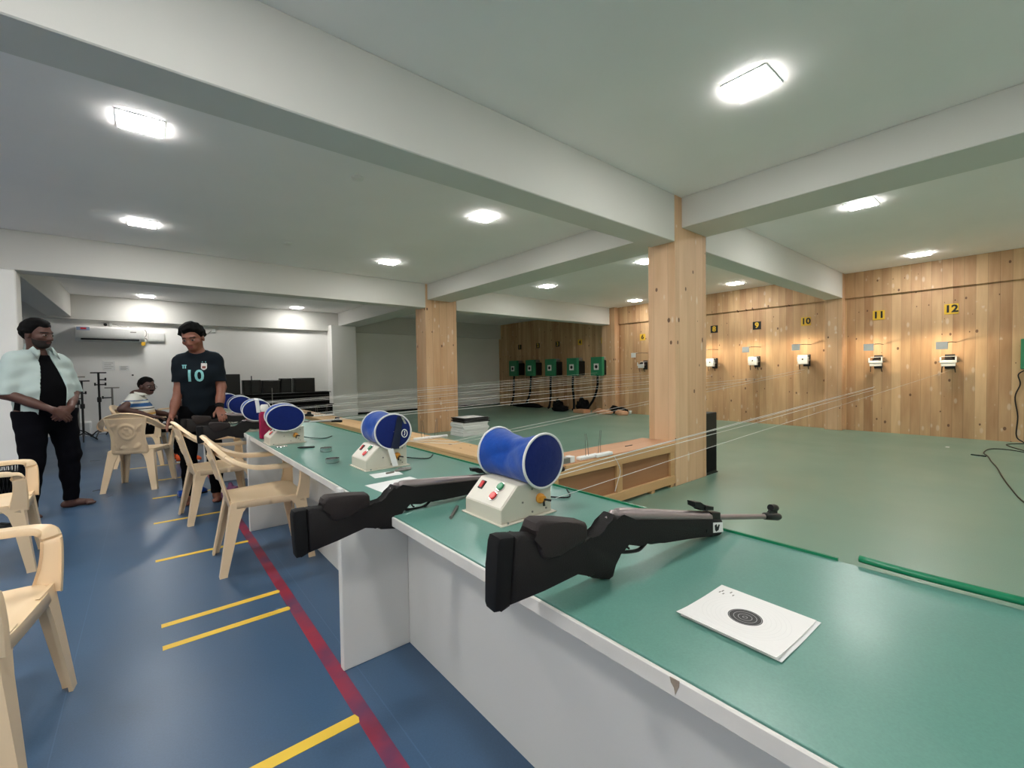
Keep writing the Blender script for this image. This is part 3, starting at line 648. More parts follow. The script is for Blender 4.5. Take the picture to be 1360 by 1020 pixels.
# ------------------------------------------------------------------ air rifles
def rifle(loc, rz, pitch, label):
    t = thing('air_rifle', label, 'air rifle', loc, rz, 'black air rifles on the bench'); t.rotation_euler = (0, -pitch, rz)
    stock = [(-.230, .147), (-.216, .144), (-.186, .139), (-.122, .115), (-.066, .106), (-.050, .103), (-.044, .094), (-.034, .090), (-.010, .090), (.008, .098), (.022, .112), (.030, .126), (.036, .136), (.046, .132), (.062, .121), (.109, .109), (.418, .047), (.470, .035), (.473, .002), (.463, -.006), (.451, -.007), (.409, .003), (.362, .011), (.294, .021), (.211, .032), (.167, .036), (.142, .046), (.122, .056), (.082, .058), (.060, .056), (.048, .051), (.043, .043), (.039, .024), (.035, -.004), (.022, -.007), (-.024, .008), (-.034, .016), (-.037, .026), (-.044, .033), (-.075, .034), (-.163, .026), (-.242, .019)]
    obj('stock', prism(bmesh.new(), stock, 'Y', -.020, .020, .010, 3), M_stock, t, False, 40)
    obj('butt_pad', prism(bmesh.new(), [(-.230, .147), (-.252, .151), (-.264, .151), (-.269, .139), (-.272, .093), (-.277, .024), (-.275, .017), (-.264, .017), (-.242, .019)], 'Y', -.020, .020, .007, 2), M_rubber, t, False, 40)
    obj('cheek_rest', prism(bmesh.new(), [(-.187, .149), (-.181, .161), (-.168, .165), (-.108, .151), (-.052, .137), (-.047, .128), (-.048, .104), (-.060, .096), (-.123, .087), (-.159, .085), (-.170, .092), (-.179, .109), (-.181, .137)], 'Y', -.025, .025, .009, 3), M_cheek, t, False, 40)
    d = Vector((.365, 0, -.080)).normalized(); a = Vector((.058, 0, .1265))
    bm = bmesh.new(); tube(bm, [a, a+d*.006, a+d*.02, a+d*.33, a+d*.374], [.010, .0145, .0165, .0165, .0165], 24); rc = obj('receiver', bm, M_steel, t, False, 40)
    bm = bmesh.new(); tube(bm, [a+Vector((-.028, 0, -.004)), a+Vector((-.01, 0, .004)), a+d*.002], [.004, .009, .011], 12); obj('cocking_knob', bm, M_steel, rc)
    p = a+d*.374
    obj('breech_block', prism(bmesh.new(), [(.421, .064), (.469, .054), (.469, .030), (.421, .042)], 'Y', -.013, .013, .003), M_gun, t)
    b0 = p+d*.03+Vector((0, 0, .001)); e0 = Vector((.80, 0, -.026))
    bm = bmesh.new(); tube(bm, [b0, e0], .0078, 20); ba = obj('barrel', bm, M_steel, t, False, 40)
    bm = bmesh.new(); tube(bm, [Vector((.735, 0, -.011)), Vector((.742, 0, -.0135)), Vector((.82, 0, -.031)), Vector((.833, 0, -.0335))], [.008, .0115, .0125, .010], 20); mz = obj('muzzle_sleeve', bm, M_gun, t, False, 40)
    bm = bmesh.new(); prism(bm, [(.757, -.008), (.775, .001), (.788, -.004), (.818, -.012), (.815, -.022), (.76, -.012)], 'Y', -.004, .004, .001); tube(bm, [(.778, 0, .006), (.80, 0, .002), (.812, 0, -.001)], [.0105, .0115, .0105], 16); obj('front_sight', bm, M_gun, mz)
    bm = bmesh.new(); prism(bm, [(.349, .093), (.347, .106), (.378, .099), (.384, .092), (.392, .091), (.400, .084), (.438, .0755), (.438, .0655), (.378, .077), (.370, .086)], 'Y', -.011, .011, .002); tube(bm, [(.40, -.014, .078), (.40, .014, .078)], .007, 10); obj('rear_sight', bm, M_gun, rc)
    obj('trigger_guard', T(crom([(.060, 0, .056), (.066, 0, .044), (.080, 0, .036), (.108, 0, .0295), (.138, 0, .0265), (.158, 0, .034), (.168, 0, .040)], 4), .0045, 8), M_gun, t, True)
    bm = bmesh.new(); tube(bm, crom([(.103, 0, .060), (.097, 0, .050), (.098, 0, .043), (.104, 0, .038)], 3), .0028, 6); obj('trigger', bm, M_gun, t)
    bm = bmesh.new(); tube(bm, [(.126, 0, .058), (.125, 0, .05)], .0025, 6); obj('safety_catch', bm, M_gun, t)
    bm = bmesh.new(); prism(bm, [(.418, .0385), (.464, .0300), (.466, .003), (.418, .011)], 'Y', -.0212, -.0198, 0); st = obj('sticker', bm, M_paper, t); st['label'] = 'small cream sticker with dark mark'
    bm = bmesh.new(); prism(bm, [(.424, .030), (.432, .032), (.436, .022), (.444, .029), (.448, .027), (.442, .014), (.431, .012), (.426, .017)], 'Y', -.0220, -.0212, 0); obj('sticker_mark', bm, M_gun, st)
    bm = bmesh.new(); tube(bm, [(.39, -.019, .022), (.39, -.0215, .022)], .004, 8); obj('stock_screw', bm, M_gun, t)
    return t
r1 = rifle((.7466, .6143, .748), math.radians(-5.27), 0.0, 'nearest black air rifle with silver barrel pointing right over the bench')
PIT = .12
dup(r1, (.587, 1.352, .698), 0.0, 'second black air rifle, lying behind the nearest machine with its butt over the blue floor').rotation_euler = (0, -PIT, 0)
dup(r1, (.565, 4.16, .698), 0.02, 'third black air rifle from the camera, its butt sticking out above the farther bench chair').rotation_euler = (0, -PIT, 0.02)
dup(r1, (.50, 4.82, .712), 0.04, 'black air rifle the standing man rests his hand upon').rotation_euler = (0, -PIT, 0.04)

# ------------------------------------------------------------------ small things on the bench
def card(x, y, rz, lx, ly, label, z=.7402):
    t = thing('target_card', label, 'target card', (x, y, z), rz, 'printed target cards')
    n = 10
    def sheet(z0, dx, dy, curl, mat, nm, notch=False):
        bm = bmesh.new(); G = [[bm.verts.new(((-.5+i/n)*lx+dx, (-.5+j/n)*ly+dy, z0+curl*((max(0, .3-i/n)/.3)**2)*.5+.0005*math.sin(i*.8))) for j in range(n+1)] for i in range(n+1)]
        for i in range(n):
            for j in range(n):
                bm.faces.new((G[i][j], G[i+1][j], G[i+1][j+1], G[i][j+1]))
        o = obj(nm, bm, mat, t); md = o.modifiers.new('thick', 'SOLIDIFY'); md.thickness = .0006; md.offset = 0; return o
    sheet(.0012, .004, -.006, .002, M_paper, 'lower_sheet')
    sheet(.0040, 0, 0, .008, M_card, 'top_sheet')
    return t
c = card(.831, .339, math.radians(-2), .172, .172, 'white target card with black bull lying on the bench nearest the camera')
bm = bmesh.new()
for i, (px, py, s) in enumerate(((.062, .072, .004), (.054, .074, .003), (.068, .058, .004), (.052, .066, .003), (.06, .05, .003))):
    box(bm, (px-s, py-.0012, .0046), (px+s, py+.0012, .0049))
obj('printed_marks', bm, M_slat, c)
c2 = thing('target_card', 'plain white card lying on the bench behind the second rifle', 'target card', (.79, 1.69, .7402), math.radians(4)); obj('sheet', B((-.105, -.09, 0), (.105, .09, .0015)), M_paper, c2)
c3 = thing('paper_slip', 'small white slip of paper below the hanging strap of the second machine', 'paper slip', (.83, 1.905, .7402), math.radians(-6))
obj('sheet', B((-.065, -.045, 0), (.065, .045, .001)), M_paper, c3); obj('pencil_stub', T([(.0, .0, .005), (.04, .012, .005)], .004, 8), M_slat, c3)
t = thing('pellet_packet', 'crumpled clear packet beside the white slip under the second machine', 'packet', (.925, 1.93, .74), .1)
bm = bmesh.new(); bmesh.ops.create_icosphere(bm, subdivisions=3, radius=1)
for v in bm.verts: v.co = Vector((v.co.x*.045, v.co.y*.02, max(0, (v.co.z+.6))*.008*(1+.5*math.sin(v.co.x*9)*math.cos(v.co.y*7))))
obj('wrapper', bm, M_slat, t, True)
def tin(x, y, label):
    t = thing('pellet_tin', label, 'tin', (x, y, .74), 0, 'open pellet tins')
    obj('cup', lathe(bmesh.new(), [(.030, 0), (.034, .003), (.034, .022), (.0355, .024), (.033, .024), (.032, .005), (.002, .004)], 28), M_chrome, t, False, 40)
    bm = bmesh.new()
    for i in range(16):
        a, r = random.uniform(0, 6.28), random.uniform(0, .026); bmesh.ops.create_icosphere(bm, subdivisions=1, radius=.0035, matrix=Matrix.Translation((r*math.cos(a), r*math.sin(a), .008)))
    obj('pellets', bm, M_slat, t, True)
tin(.735, 2.36, 'nearer open silver pellet tin on the teal bench'); tin(.815, 2.73, 'farther open silver pellet tin on the teal bench')
tag(obj('flat_tin_lid', lathe(bmesh.new(), [(.034, 0), (.036, .003), (.034, .007), (.002, .008)], 24, (.655, 3.12, .74)), M_chrome, None, False, 40), 'low silver lid lying against the third machine', 'lid')
tag(obj('pen', T([(.715, 2.97, .746), (.73, 2.962, .746), (.80, 2.93, .746), (.806, 2.928, .746)], [.003, .006, .006, .004], 8), M_blk), 'black pen lying on the bench beyond the two pellet tins', 'pen')
tag(obj('thin_rod', T([(.722, 1.178, .745), (.80, 1.262, .745)], .005, 8), M_slat), 'thin grey rod on the bench left of the nearest machine', 'rod')
bt = thing('water_bottle', 'pink translucent water bottle with white cap on the bench', 'bottle', (.655, 3.62, .74))
obj('body', lathe(bmesh.new(), [(.030, 0), (.038, .006), (.038, .17), (.036, .185), (.024, .20), (.002, .201)], 28), M_bottle, bt, False, 40)
obj('neck', lathe(bmesh.new(), [(.023, .19), (.023, .215)], 20), M_white, bt)
obj('cap', lathe(bmesh.new(), [(.027, .21), (.027, .24), (.020, .25), (.002, .251)], 24), M_white, bt, False, 40)

# ------------------------------------------------------------------ plastic chairs
def ribbon(pts, wdirs, widths, th):
    # swept rounded strip: centre points, width directions, widths, thickness
    bm = bmesh.new(); secs = []; N = len(pts)
    for i in range(N):
        d = (Vector(pts[min(i+1, N-1)])-Vector(pts[max(i-1, 0)])).normalized()
        wv = Vector(wdirs[i]); wv = (wv-d*wv.dot(d)).normalized(); nv = d.cross(wv); p = Vector(pts[i]); h, t2 = widths[i]/2, th/2
        prof = [(-h, -t2*1.6), (-h+.006, -t2*.2), (h-.006, -t2*.2), (h, -t2*1.6), (h+.002, 0), (h-.004, t2), (-h+.004, t2), (-h-.002, 0)]
        sg = 1 if nv.z >= 0 or abs(nv.z) < .2 else -1
        secs.append([p+wv*a+nv*b*sg for a, b in prof])
    return loft(bm, secs)
def interp(keys, m=7):
    P = crom([k[0] for k in keys], m); W = crom([k[1] for k in keys], m); Q = crom([(k[2], 0, 0) for k in keys], m)
    return P, W, [q.x for q in Q]
def chair():
    t = thing('plastic_chair', 'x', 'chair', (0, 0, 0), 0, 'beige plastic armchairs')
    n = 16
    bm = bmesh.new(); G = []
    for i in range(n+1):
        u = i/n; x = .215-.415*u; hw = .235-.045*u; row = []
        for j in range(n+1):
            v = -1+2*j/n; vv = math.copysign(abs(v)**.9, v)
            z = .428-.022*math.sin(PI*min(1, u*1.05))*(1-v**4)-.012*(1-min(1, u/.1))**2
            xx = x-.018*(v**4)*(1 if u < .5 else -.5)
            row.append(bm.verts.new((xx, hw*vv, z)))
        G.append(row)
    for i in range(n):
        for j in range(n): bm.faces.new((G[i][j], G[i][j+1], G[i+1][j+1], G[i+1][j]))
    be = [e for e in bm.edges if e.is_boundary]; r = bmesh.ops.extrude_edge_only(bm, edges=be)
    for v in [g for g in r['geom'] if isinstance(g, bmesh.types.BMVert)]: v.co.z -= .040; v.co.x *= 1.02; v.co.y *= 1.02
    o = obj('seat', bm, M_chair, t, False, 40); md = o.modifiers.new('thick', 'SOLIDIFY'); md.thickness = .006; md.offset = 0
    for sx, sy in ((1, 1), (1, -1), (-1, 1), (-1, -1)):
        secs = []
        for z, wd in ((.424, .15), (.40, .115), (.365, .088), (.30, .074), (.15, .062), (.02, .05), (0, .05)):
            f = 1-z/.424
            ox = (.212+.045*f) if sx > 0 else (-.198-.075*f); oy = ((.238+.02*f) if sx > 0 else (.195+.05*f))*sy
            a, th = wd*.8, .012
            L = [(0, 0), (-sx*a, 0), (-sx*a, -sy*th), (-sx*th, -sy*th), (-sx*th, -sy*wd), (0, -sy*wd)]
            secs.append([(ox+p[0], oy+p[1], z) for p in L])
        obj('leg', loft(bmesh.new(), secs), M_chair, t, False, 30)
    half = [((.192, .228, .395), (1, 0, 0), .085), ((.204, .245, .50), (1, 0, 0), .064), ((.200, .262, .595), (1, .15, 0), .056), ((.165, .268, .630), (.35, .9, 0), .056), ((.05, .272, .634), (0, 1, .05), .056), ((-.08, .270, .646), (-.05, 1, .1), .056), ((-.18, .252, .685), (-.15, .85, .4), .058), ((-.250, .200, .742), (-.4, .45, .75), .064), ((-.290, .110, .785), (-.4, .2, .88), .072), ((-.305, 0, .800), (-.4, 0, .9), .076)]
    full = half + [((k[0][0], -k[0][1], k[0][2]), (k[1][0], -k[1][1], k[1][2]), k[2]) for k in half[-2::-1]]
    P, W, Q = interp(full, 6); c1, c2 = 6*6+3, 6*12-3
    for nm, a, b in (('arm', 0, c1), ('top_rail', c1, c2), ('arm', c2, len(P)-1)):
        ww = [W[i] if (nm != 'x') else 0 for i in range(a, b+1)]
        obj(nm, ribbon(P[a:b+1], ww, Q[a:b+1], .02), M_chair, t, False, 45)
    bm = bmesh.new(); N, Mv = 40, 36; G = []
    for i in range(N+1):
        u = i/N; z = .405+.375*u; hw = .150+.022*u+.012*math.cos(u*PI*2); row = []
        for j in range(Mv+1):
            v = -1+2*j/Mv; x = -.188-.095*u-.026*(1-v*v)*(.3+.7*u)
            e = 0.0
            rr = math.hypot(v*.9, (u-.6)*1.9)
            if .1 < u < .93 and abs(v) < .8:
                e += .014*math.exp(-((rr-.38)/.05)**2) + .012*math.exp(-((rr-.18)/.05)**2)*(1+math.cos(6*math.atan2(u-.6, v+1e-6)))/2
                e += .016*max(0, math.sin(9*v+6*math.sin(7*u)))*max(0, math.cos(11*u-3*abs(v)))*(1 if rr > .45 else 0)
            if .86 < abs(v): e += .010
            row.append(bm.verts.new((x-e, hw*v, z)))
        G.append(row)
    for i in range(N):
        for j in range(Mv): bm.faces.new((G[i][j], G[i][j+1], G[i+1][j+1], G[i+1][j]))
    o = obj('backrest', bm, M_chair, t, True); md = o.modifiers.new('thick', 'SOLIDIFY'); md.thickness = .007; md.offset = 0
    return t
ch = chair(); ch.location = (-.535, 2.19, 0); ch.rotation_euler = (0, 0, math.radians(-8)); ch['label'] = 'beige plastic armchair cut by the left picture edge, nearest the camera'
dup(ch, (-.83, 4.24, 0), math.radians(2), 'beige plastic armchair at the left edge, in front of the man in the mint shirt')
dup(ch, (.575, 3.32, 0), math.radians(-1), 'beige plastic armchair drawn up to the bench, nearer of the two')
dup(ch, (.47, 4.60, 0), math.radians(5), 'beige plastic armchair drawn up to the bench, farther one near the standing man')
dup(ch, (-.085, 6.37, 0), math.radians(70), 'beige plastic armchair with its embossed back turned to the camera')
dup(ch, (-.06, 7.95, 0), math.radians(-10), 'beige plastic armchair with the man in the striped shirt on it')
dup(ch, (.42, 9.9, 0), math.radians(200), 'far beige plastic armchair with a black cloth on it, behind the seated man')
jk = lump('black_cloth', 'black cloth lying on the far chair behind the seated man', 'cloth', .40, 9.9, .16, .17, .14, M_blkm); jk.location.z = .435
# on the blue floor
sl = thing('blue_slipper', 'blue slipper on the floor left of the bench chairs', 'slipper', (.33, 5.5, 0), math.radians(20))
def shoe_bm(L, wd, h0, h1):
    bm = bmesh.new(); secs = []
    for i in range(9):
        u = i/8; x = -L/2+L*u; hw = wd*(.62+.38*math.sin(PI*min(1, .25+u*.8)))*(1 if u < .9 else .72); hh = h0+(h1-h0)*u if u < .9 else h1*.6
        secs.append([(x, hw*math.cos(a)/1, max(0.0, hh*.5+hh*.5*math.sin(a)*1.0)) for a in [2*PI*k/12 for k in range(12)]])
    return loft(bm, secs)
obj('upper', shoe_bm(.25, .045, .07, .06), M_velv, sl, True); obj('sole', B((-.125, -.04, 0), (.12, .04, .012), .005), M_blk, sl)
lp = lump('purple_bag', 'dull purple cloth bag on the floor under the bench chairs', 'bag', .60, 4.99, .085, .085, .15, simple('purple_cloth', srgb(120, 72, 104), .9))
tc = thing('waste_bin', 'black wire waste bin behind the left chair', 'bin', (-1.2, 6.9, 0))
bm = bmesh.new()
for k in range(28):
    a = 2*PI*k/28; tube(bm, [(.11*math.cos(a), .11*math.sin(a), .01), (.14*math.cos(a+.25), .14*math.sin(a+.25), .31)], .003, 4); tube(bm, [(.11*math.cos(a), .11*math.sin(a), .01), (.14*math.cos(a-.25), .14*math.sin(a-.25), .31)], .003, 4)
obj('mesh_side', bm, M_blk, tc)
obj('rim', T([(.142*math.cos(2*PI*k/24), .142*math.sin(2*PI*k/24), .315) for k in range(24)], .008, 6, True), M_blk, tc)
obj('base', lathe(bmesh.new(), [(.11, 0), (.115, .012), (.11, .02)], 24), M_blk, tc); obj('bin_liner', lathe(bmesh.new(), [(.095, .02), (.12, .2), (.1, .24), (.01, .25)], 16), M_blkm, tc, True)
fl = lump('dark_shoe', 'dark shoe on the floor under the left chair', 'shoe', -.95, 5.2, .12, .06, .08, M_blk)

# ------------------------------------------------------------------ rear wall: air conditioner and fittings, stands, black furniture
ac = thing('air_conditioner', 'white wall air conditioner on the rear wall', 'air conditioner', (-.57, 13.09, 2.14))
prof = [(0, -.15), (0, .17), (-.16, .17), (-.20, .13), (-.205, -.06), (-.17, -.12), (-.08, -.15)]
obj('casing', prism(bmesh.new(), prof, 'X', -.56, .56, .012, 2), M_white, ac, False, 40)
obj('louvre_slot', B((-.47, -.20, -.118), (.47, -.12, -.085), .004), M_blk, ac); obj('louvre', B((-.48, -.19, -.135), (.48, -.11, -.124), .003), M_white, ac)
s_ = obj('energy_label', B((-.53, -.207, .08), (-.33, -.19, .15)), simple('label_print', srgb(140, 160, 190), .5), ac)
obj('label_print', B((-.47, -.209, .10), (-.38, -.207, .135)), M_red, s_); obj('badge', B((.32, -.207, .06), (.42, -.203, .08)), M_slat, ac)
obj('yellow_tag', B((.50, -.19, -.22), (.57, -.185, -.14), .003), M_yelsign, ac)
obj('drain_coil', T([(.56+.045*math.cos(k*PI/8), -.05, -.09+.045*math.sin(k*PI/8)) for k in range(16)], .014, 6, True), M_slat, ac)
obj('pipe', T(crom([(.54, -.04, -.06), (.6, -.03, .05), (.55, -.02, .16), (.3, -.02, .2)]), .006, 6), M_slat, ac)
jb = thing('switch_box', 'white switch box on the rear wall right of the air conditioner', 'switch box', (.2, 13.1, 2.13)); obj('box', B((-.15, -.05, -.10), (.15, 0, .10), .006), M_white, jb); obj('lid', B((-.14, -.06, -.07), (.14, -.05, .09), .003), M_white, jb)
pp = thing('wall_fitting', 'small dark pipe stub with bracket on the rear wall above the air conditioner', 'wall fitting', (-.6, 13.1, 2.37)); obj('stub', T([(-.06, 0, 0), (-.06, -.06, 0)], .03, 12), M_blk, pp); obj('bracket', B((.0, -.03, -.03), (.05, 0, .06), .004), M_white, pp)
obj('wire', T(crom([(.05, -.02, .02), (.12, -.03, .0), (.2, -.02, -.03), (.3, -.02, -.03)]), .005, 6), M_slat, pp)
cc = thing('wall_camera', 'tiny white camera with wire on the rear wall behind the standing man', 'camera', (1.3, 13.1, 2.33)); obj('mount', B((-.04, -.03, -.04), (.04, 0, .04), .004), M_white, cc); obj('wire', T(crom([(-.03, -.01, .0), (-.15, -.01, -.09), (-.24, -.01, -.05), (-.3, -.01, .05)]), .005, 6), M_slat, cc)
for x, z, wx, hz, l in ((-.63, 1.47, .2, .2, 'larger white notice on the rear wall below the air conditioner'), (-.38, 1.42, .17, .1, 'smaller white notice right of the larger one on the rear wall')):
    t = thing('paper_notice', l, 'notice', (x, 13.1, z), 0, 'faint notices on the rear wall'); obj('sheet', B((-wx/2, -.004, -hz/2), (wx/2, 0, hz/2)), M_paper, t)
    bm = bmesh.new()
    for k in range(4): box(bm, (-wx*.38, -.0045, hz*(.3-.2*k)), (wx*(.2 if k % 2 else .36), -.004, hz*(.3-.2*k)+.007))
    obj('printed_lines', bm, M_slat, t)
tag(obj('wall_screw', lathe(bmesh.new(), [(.018, 13.06), (.018, 13.1)], 10, (-.24, 0, 1.26), 'Y'), M_blk), 'small dark hole plug on the rear wall right of the notices', 'plug')

def stand(x, y, h, label, arms, mat):
    t = thing('rifle_stand', label, 'stand', (x, y, 0), random.uniform(0, 1), 'tripod stands by the rear wall')
    obj('pole', T([(0, 0, .10), (0, 0, h)], .018, 10), mat, t)
    for k in range(3):
        a = k*2*PI/3; ca, sa = math.cos(a), math.sin(a)
        obj('leg', T([(0, 0, .16), (.10*ca, .10*sa, .11), (.22*ca, .22*sa, .012)], .012, 8), M_blk, t)
    obj('top_plate', B((-.12, -.02, h), (.12, .02, h+.025), .004), mat, t)
    for z, l in arms:
        bm = bmesh.new(); tube(bm, [(0, 0, z), (l, -.02, z)], .012, 8); tube(bm, [(l, -.02, z-.02), (l, -.02, z+.04)], .014, 8); obj('side_arm', bm, M_blk, t)
    obj('clamp', lathe(bmesh.new(), [(.03, h*.55), (.035, h*.57), (.035, h*.61), (.03, h*.63)], 12), M_blk, t)
stand(-.95, 11.6, 1.14, 'black tripod stand nearest the man in the mint shirt', ((1.02, -.1), (.82, -.2)), M_blk)
stand(-.75, 12.2, 1.30, 'tallest black tripod stand, second from the left', ((1.17, .1), (1.07, .1), (1.07, -.06)), M_blk)
stand(-.58, 12.78, .98, 'thin grey tripod stand right of the tallest one', ((.78, -.15),), M_slat)
stand(-1.08, 12.4, 1.22, 'grey tripod stand partly behind the man in the mint shirt', ((.9, .12),), M_slat)
tag(obj('foam_sheet', B((-1.18, 12.6, 0), (-.92, 12.9, .3), .02), M_foam), 'white foam pieces on the floor behind the tripod stands', 'foam')

# black furniture against the rear wall
dk = thing('black_desk', 'long black slatted bench stack against the rear wall', 'desk', (2.75, 12.45, 0))
obj('lower_unit', B((-1.15, -.3, .03), (1.08, .22, .40), .01), M_blkm, dk)
obj('upper_unit', B((-1.15, -.25, .43), (1.02, .22, .74), .01), M_blkm, dk)
obj('worktop', B((-1.2, -.32, .40), (1.1, .22, .43), .005), M_blk, dk); obj('upper_top', B((-1.2, -.28, .74), (1.05, .22, .76), .005), M_blk, dk)
for k in range(5): obj('slat', B((-1.1, -.315 if k < 2 else -.265, (.12, .27, .50, .58, .66)[k]), (1.0, -.30 if k < 2 else -.25, (.12, .27, .50, .58, .66)[k]+.03), .004), M_blk, dk)
for x in (-1.1, 1.02): obj('foot', B((x-.03, -.28, 0), (x+.03, .2, .03)), M_blk, dk)
for x, wd, h, l in ((1.52, .42, .49, 'leftmost black cabinet box on the desk, tallest, behind the standing man'), (1.98, .38, .34, 'second black box from the left on the desk'), (2.4, .4, .33, 'third black box from the left on the desk'), (2.72+.02, .26, .37, 'black screen box right of the middle on the desk'), (3.0+.18, .5, .37, 'rightmost wide black screen box on the desk')):
    t = thing('black_screen', l, 'screen', (x, 12.42, .76), 0, 'black boxes on the desk')
    obj('case', B((-wd/2, -.12, .0), (wd/2, .14, h), .012), M_blk, t); obj('face', B((-wd/2+.03, -.126, .03), (wd/2-.03, -.12, h-.03), .002), simple('dark_screen', srgb(18, 19, 22), .4) if 'dark_screen' not in MATS else MATS['dark_screen'], t)
tag(obj('upright_rod', T([(1.95, 12.2, .76), (1.95, 12.2, 1.2)], .012, 6), M_blk), 'thin black rod standing before the black boxes', 'rod')
tag(obj('upright_rod', T([(2.35, 12.0, .0), (2.35, 12.0, .9)], .010, 6), M_slat), 'thin grey rod standing in front of the black furniture', 'rod')

# ------------------------------------------------------------------ people: blended round cones meshed as one surface
def smin(a, b, k):
    h = np.clip(.5+.5*(b-a)/k, 0, 1); return b+(a-b)*h-k*h*(1-h)
def nets(D, lo, h):
    S_ = D < 0; nx, ny, nz = D.shape
    cnt = np.zeros((nx-1, ny-1, nz-1), np.int8)
    corners = [(i, j, k) for i in (0, 1) for j in (0, 1) for k in (0, 1)]
    for i, j, k in corners: cnt += S_[i:nx-1+i, j:ny-1+j, k:nz-1+k]
    idx = np.argwhere((cnt > 0) & (cnt < 8)); ids = -np.ones(cnt.shape, np.int64); ids[tuple(idx.T)] = np.arange(len(idx))
    acc = np.zeros((len(idx), 3)); n = np.zeros(len(idx))
    val = {c: D[idx[:, 0]+c[0], idx[:, 1]+c[1], idx[:, 2]+c[2]] for c in corners}
    for a in corners:
        for ax in range(3):
            if a[ax]: continue
            b = list(a); b[ax] = 1; b = tuple(b); va, vb = val[a], val[b]; cr = (va < 0) != (vb < 0)
            t = np.where(cr, va/np.where(cr, va-vb, 1), 0); p = np.tile(np.array(a, float), (len(idx), 1)); p[:, ax] = t
            acc += np.where(cr[:, None], p, 0); n += cr
    V = (idx+acc/n[:, None])*h+np.array(lo); F = []
    for ax in range(3):
        o1, o2 = (ax+1) % 3, (ax+2) % 3; sl = [slice(None)]*3; s2 = [slice(None)]*3; sl[ax] = slice(0, -1); s2[ax] = slice(1, None)
        A, Bq = S_[tuple(sl)], S_[tuple(s2)]; e = np.argwhere(A != Bq)
        e = e[(e[:, o1] > 0) & (e[:, o2] > 0) & (e[:, o1] < D.shape[o1]-1) & (e[:, o2] < D.shape[o2]-1)]
        flip = A[tuple(e.T)]
        def cell(d1, d2):
            q = e.copy(); q[:, o1] += d1; q[:, o2] += d2; return ids[tuple(q.T)]
        q = np.stack([cell(-1, -1), cell(0, -1), cell(0, 0), cell(-1, 0)], 1)
        q[~flip] = q[~flip][:, ::-1]; F.append(q)
    return V, np.concatenate(F)
class Fig:
    def __init__(s): s.p = []
    def cone(s, tag, a, b, ra, rb, k=.03, sc=(1, 1, 1)): s.p.append((tag, np.array(a, float), np.array(b, float), ra, rb, k, np.array(sc, float), None))
    def ell(s, tag, c, r, M=None, k=.02, sub=False): s.p.append((tag, np.array(c, float), None, np.array(r, float), sub, k, None, np.eye(3) if M is None else np.array(M)))
    def field(s, lo, hi, h, tags=None, grow=0.0, kmul=1.0):
        lo = np.array(lo, float); n = np.ceil((np.array(hi)-lo)/h).astype(int)+1
        D = np.full(n, 1.0, np.float32); ax = [lo[i]+h*np.arange(n[i]) for i in range(3)]
        for tg, a, b, ra, rb, k, sc, M in s.p:
            if tags is not None and not any(tg.startswith(t) for t in tags): continue
            k = k*kmul
            if b is not None: rr = max(ra, rb)*max(sc)+grow; L, H = np.minimum(a, b)-rr-k-.03, np.maximum(a, b)+rr+k+.03
            else: rr = ra.max()+grow; L, H = a-rr-k-.03, a+rr+k+.03
            i0 = np.clip(np.floor((L-lo)/h).astype(int), 0, n-1); i1 = np.clip(np.ceil((H-lo)/h).astype(int)+1, 1, n)
            if (i1 <= i0).any(): continue
            X, Y, Z = np.meshgrid(*[ax[i][i0[i]:i1[i]] for i in range(3)], indexing='ij'); P = np.stack([X, Y, Z], -1)
            if b is not None:
                q, A2, B2 = P/sc, a/sc, b/sc; ba = B2-A2; t = np.clip(((q-A2)@ba)/max(1e-9, ba@ba), 0, 1)
                d = (np.linalg.norm(q-A2-t[..., None]*ba, axis=-1)-(ra+(rb-ra)*t))*sc.min()-grow
            else:
                q = (P-a)@M; r = ra+grow; k0 = np.linalg.norm(q/r, axis=-1); k1 = np.linalg.norm(q/(r*r), axis=-1); d = k0*(k0-1)/np.maximum(k1, 1e-6)
            sl = tuple(slice(i0[i], i1[i]) for i in range(3))
            if b is None and rb: D[sl] = -smin(-D[sl], d, k)
            else: D[sl] = smin(D[sl], d, k)
        return D, lo, ax
def rotm(yaw, pitch, roll):
    # head frame: x right, y forward, z up; yaw + turns to the left, pitch + looks up, roll + leans to the right
    return np.array((Matrix.Rotation(yaw, 3, 'Z') @ Matrix.Rotation(pitch, 3, 'X') @ Matrix.Rotation(roll, 3, 'Y')))
def nb_(st, upn, J): return st+upn*.03-J.get('nback', np.zeros(3))
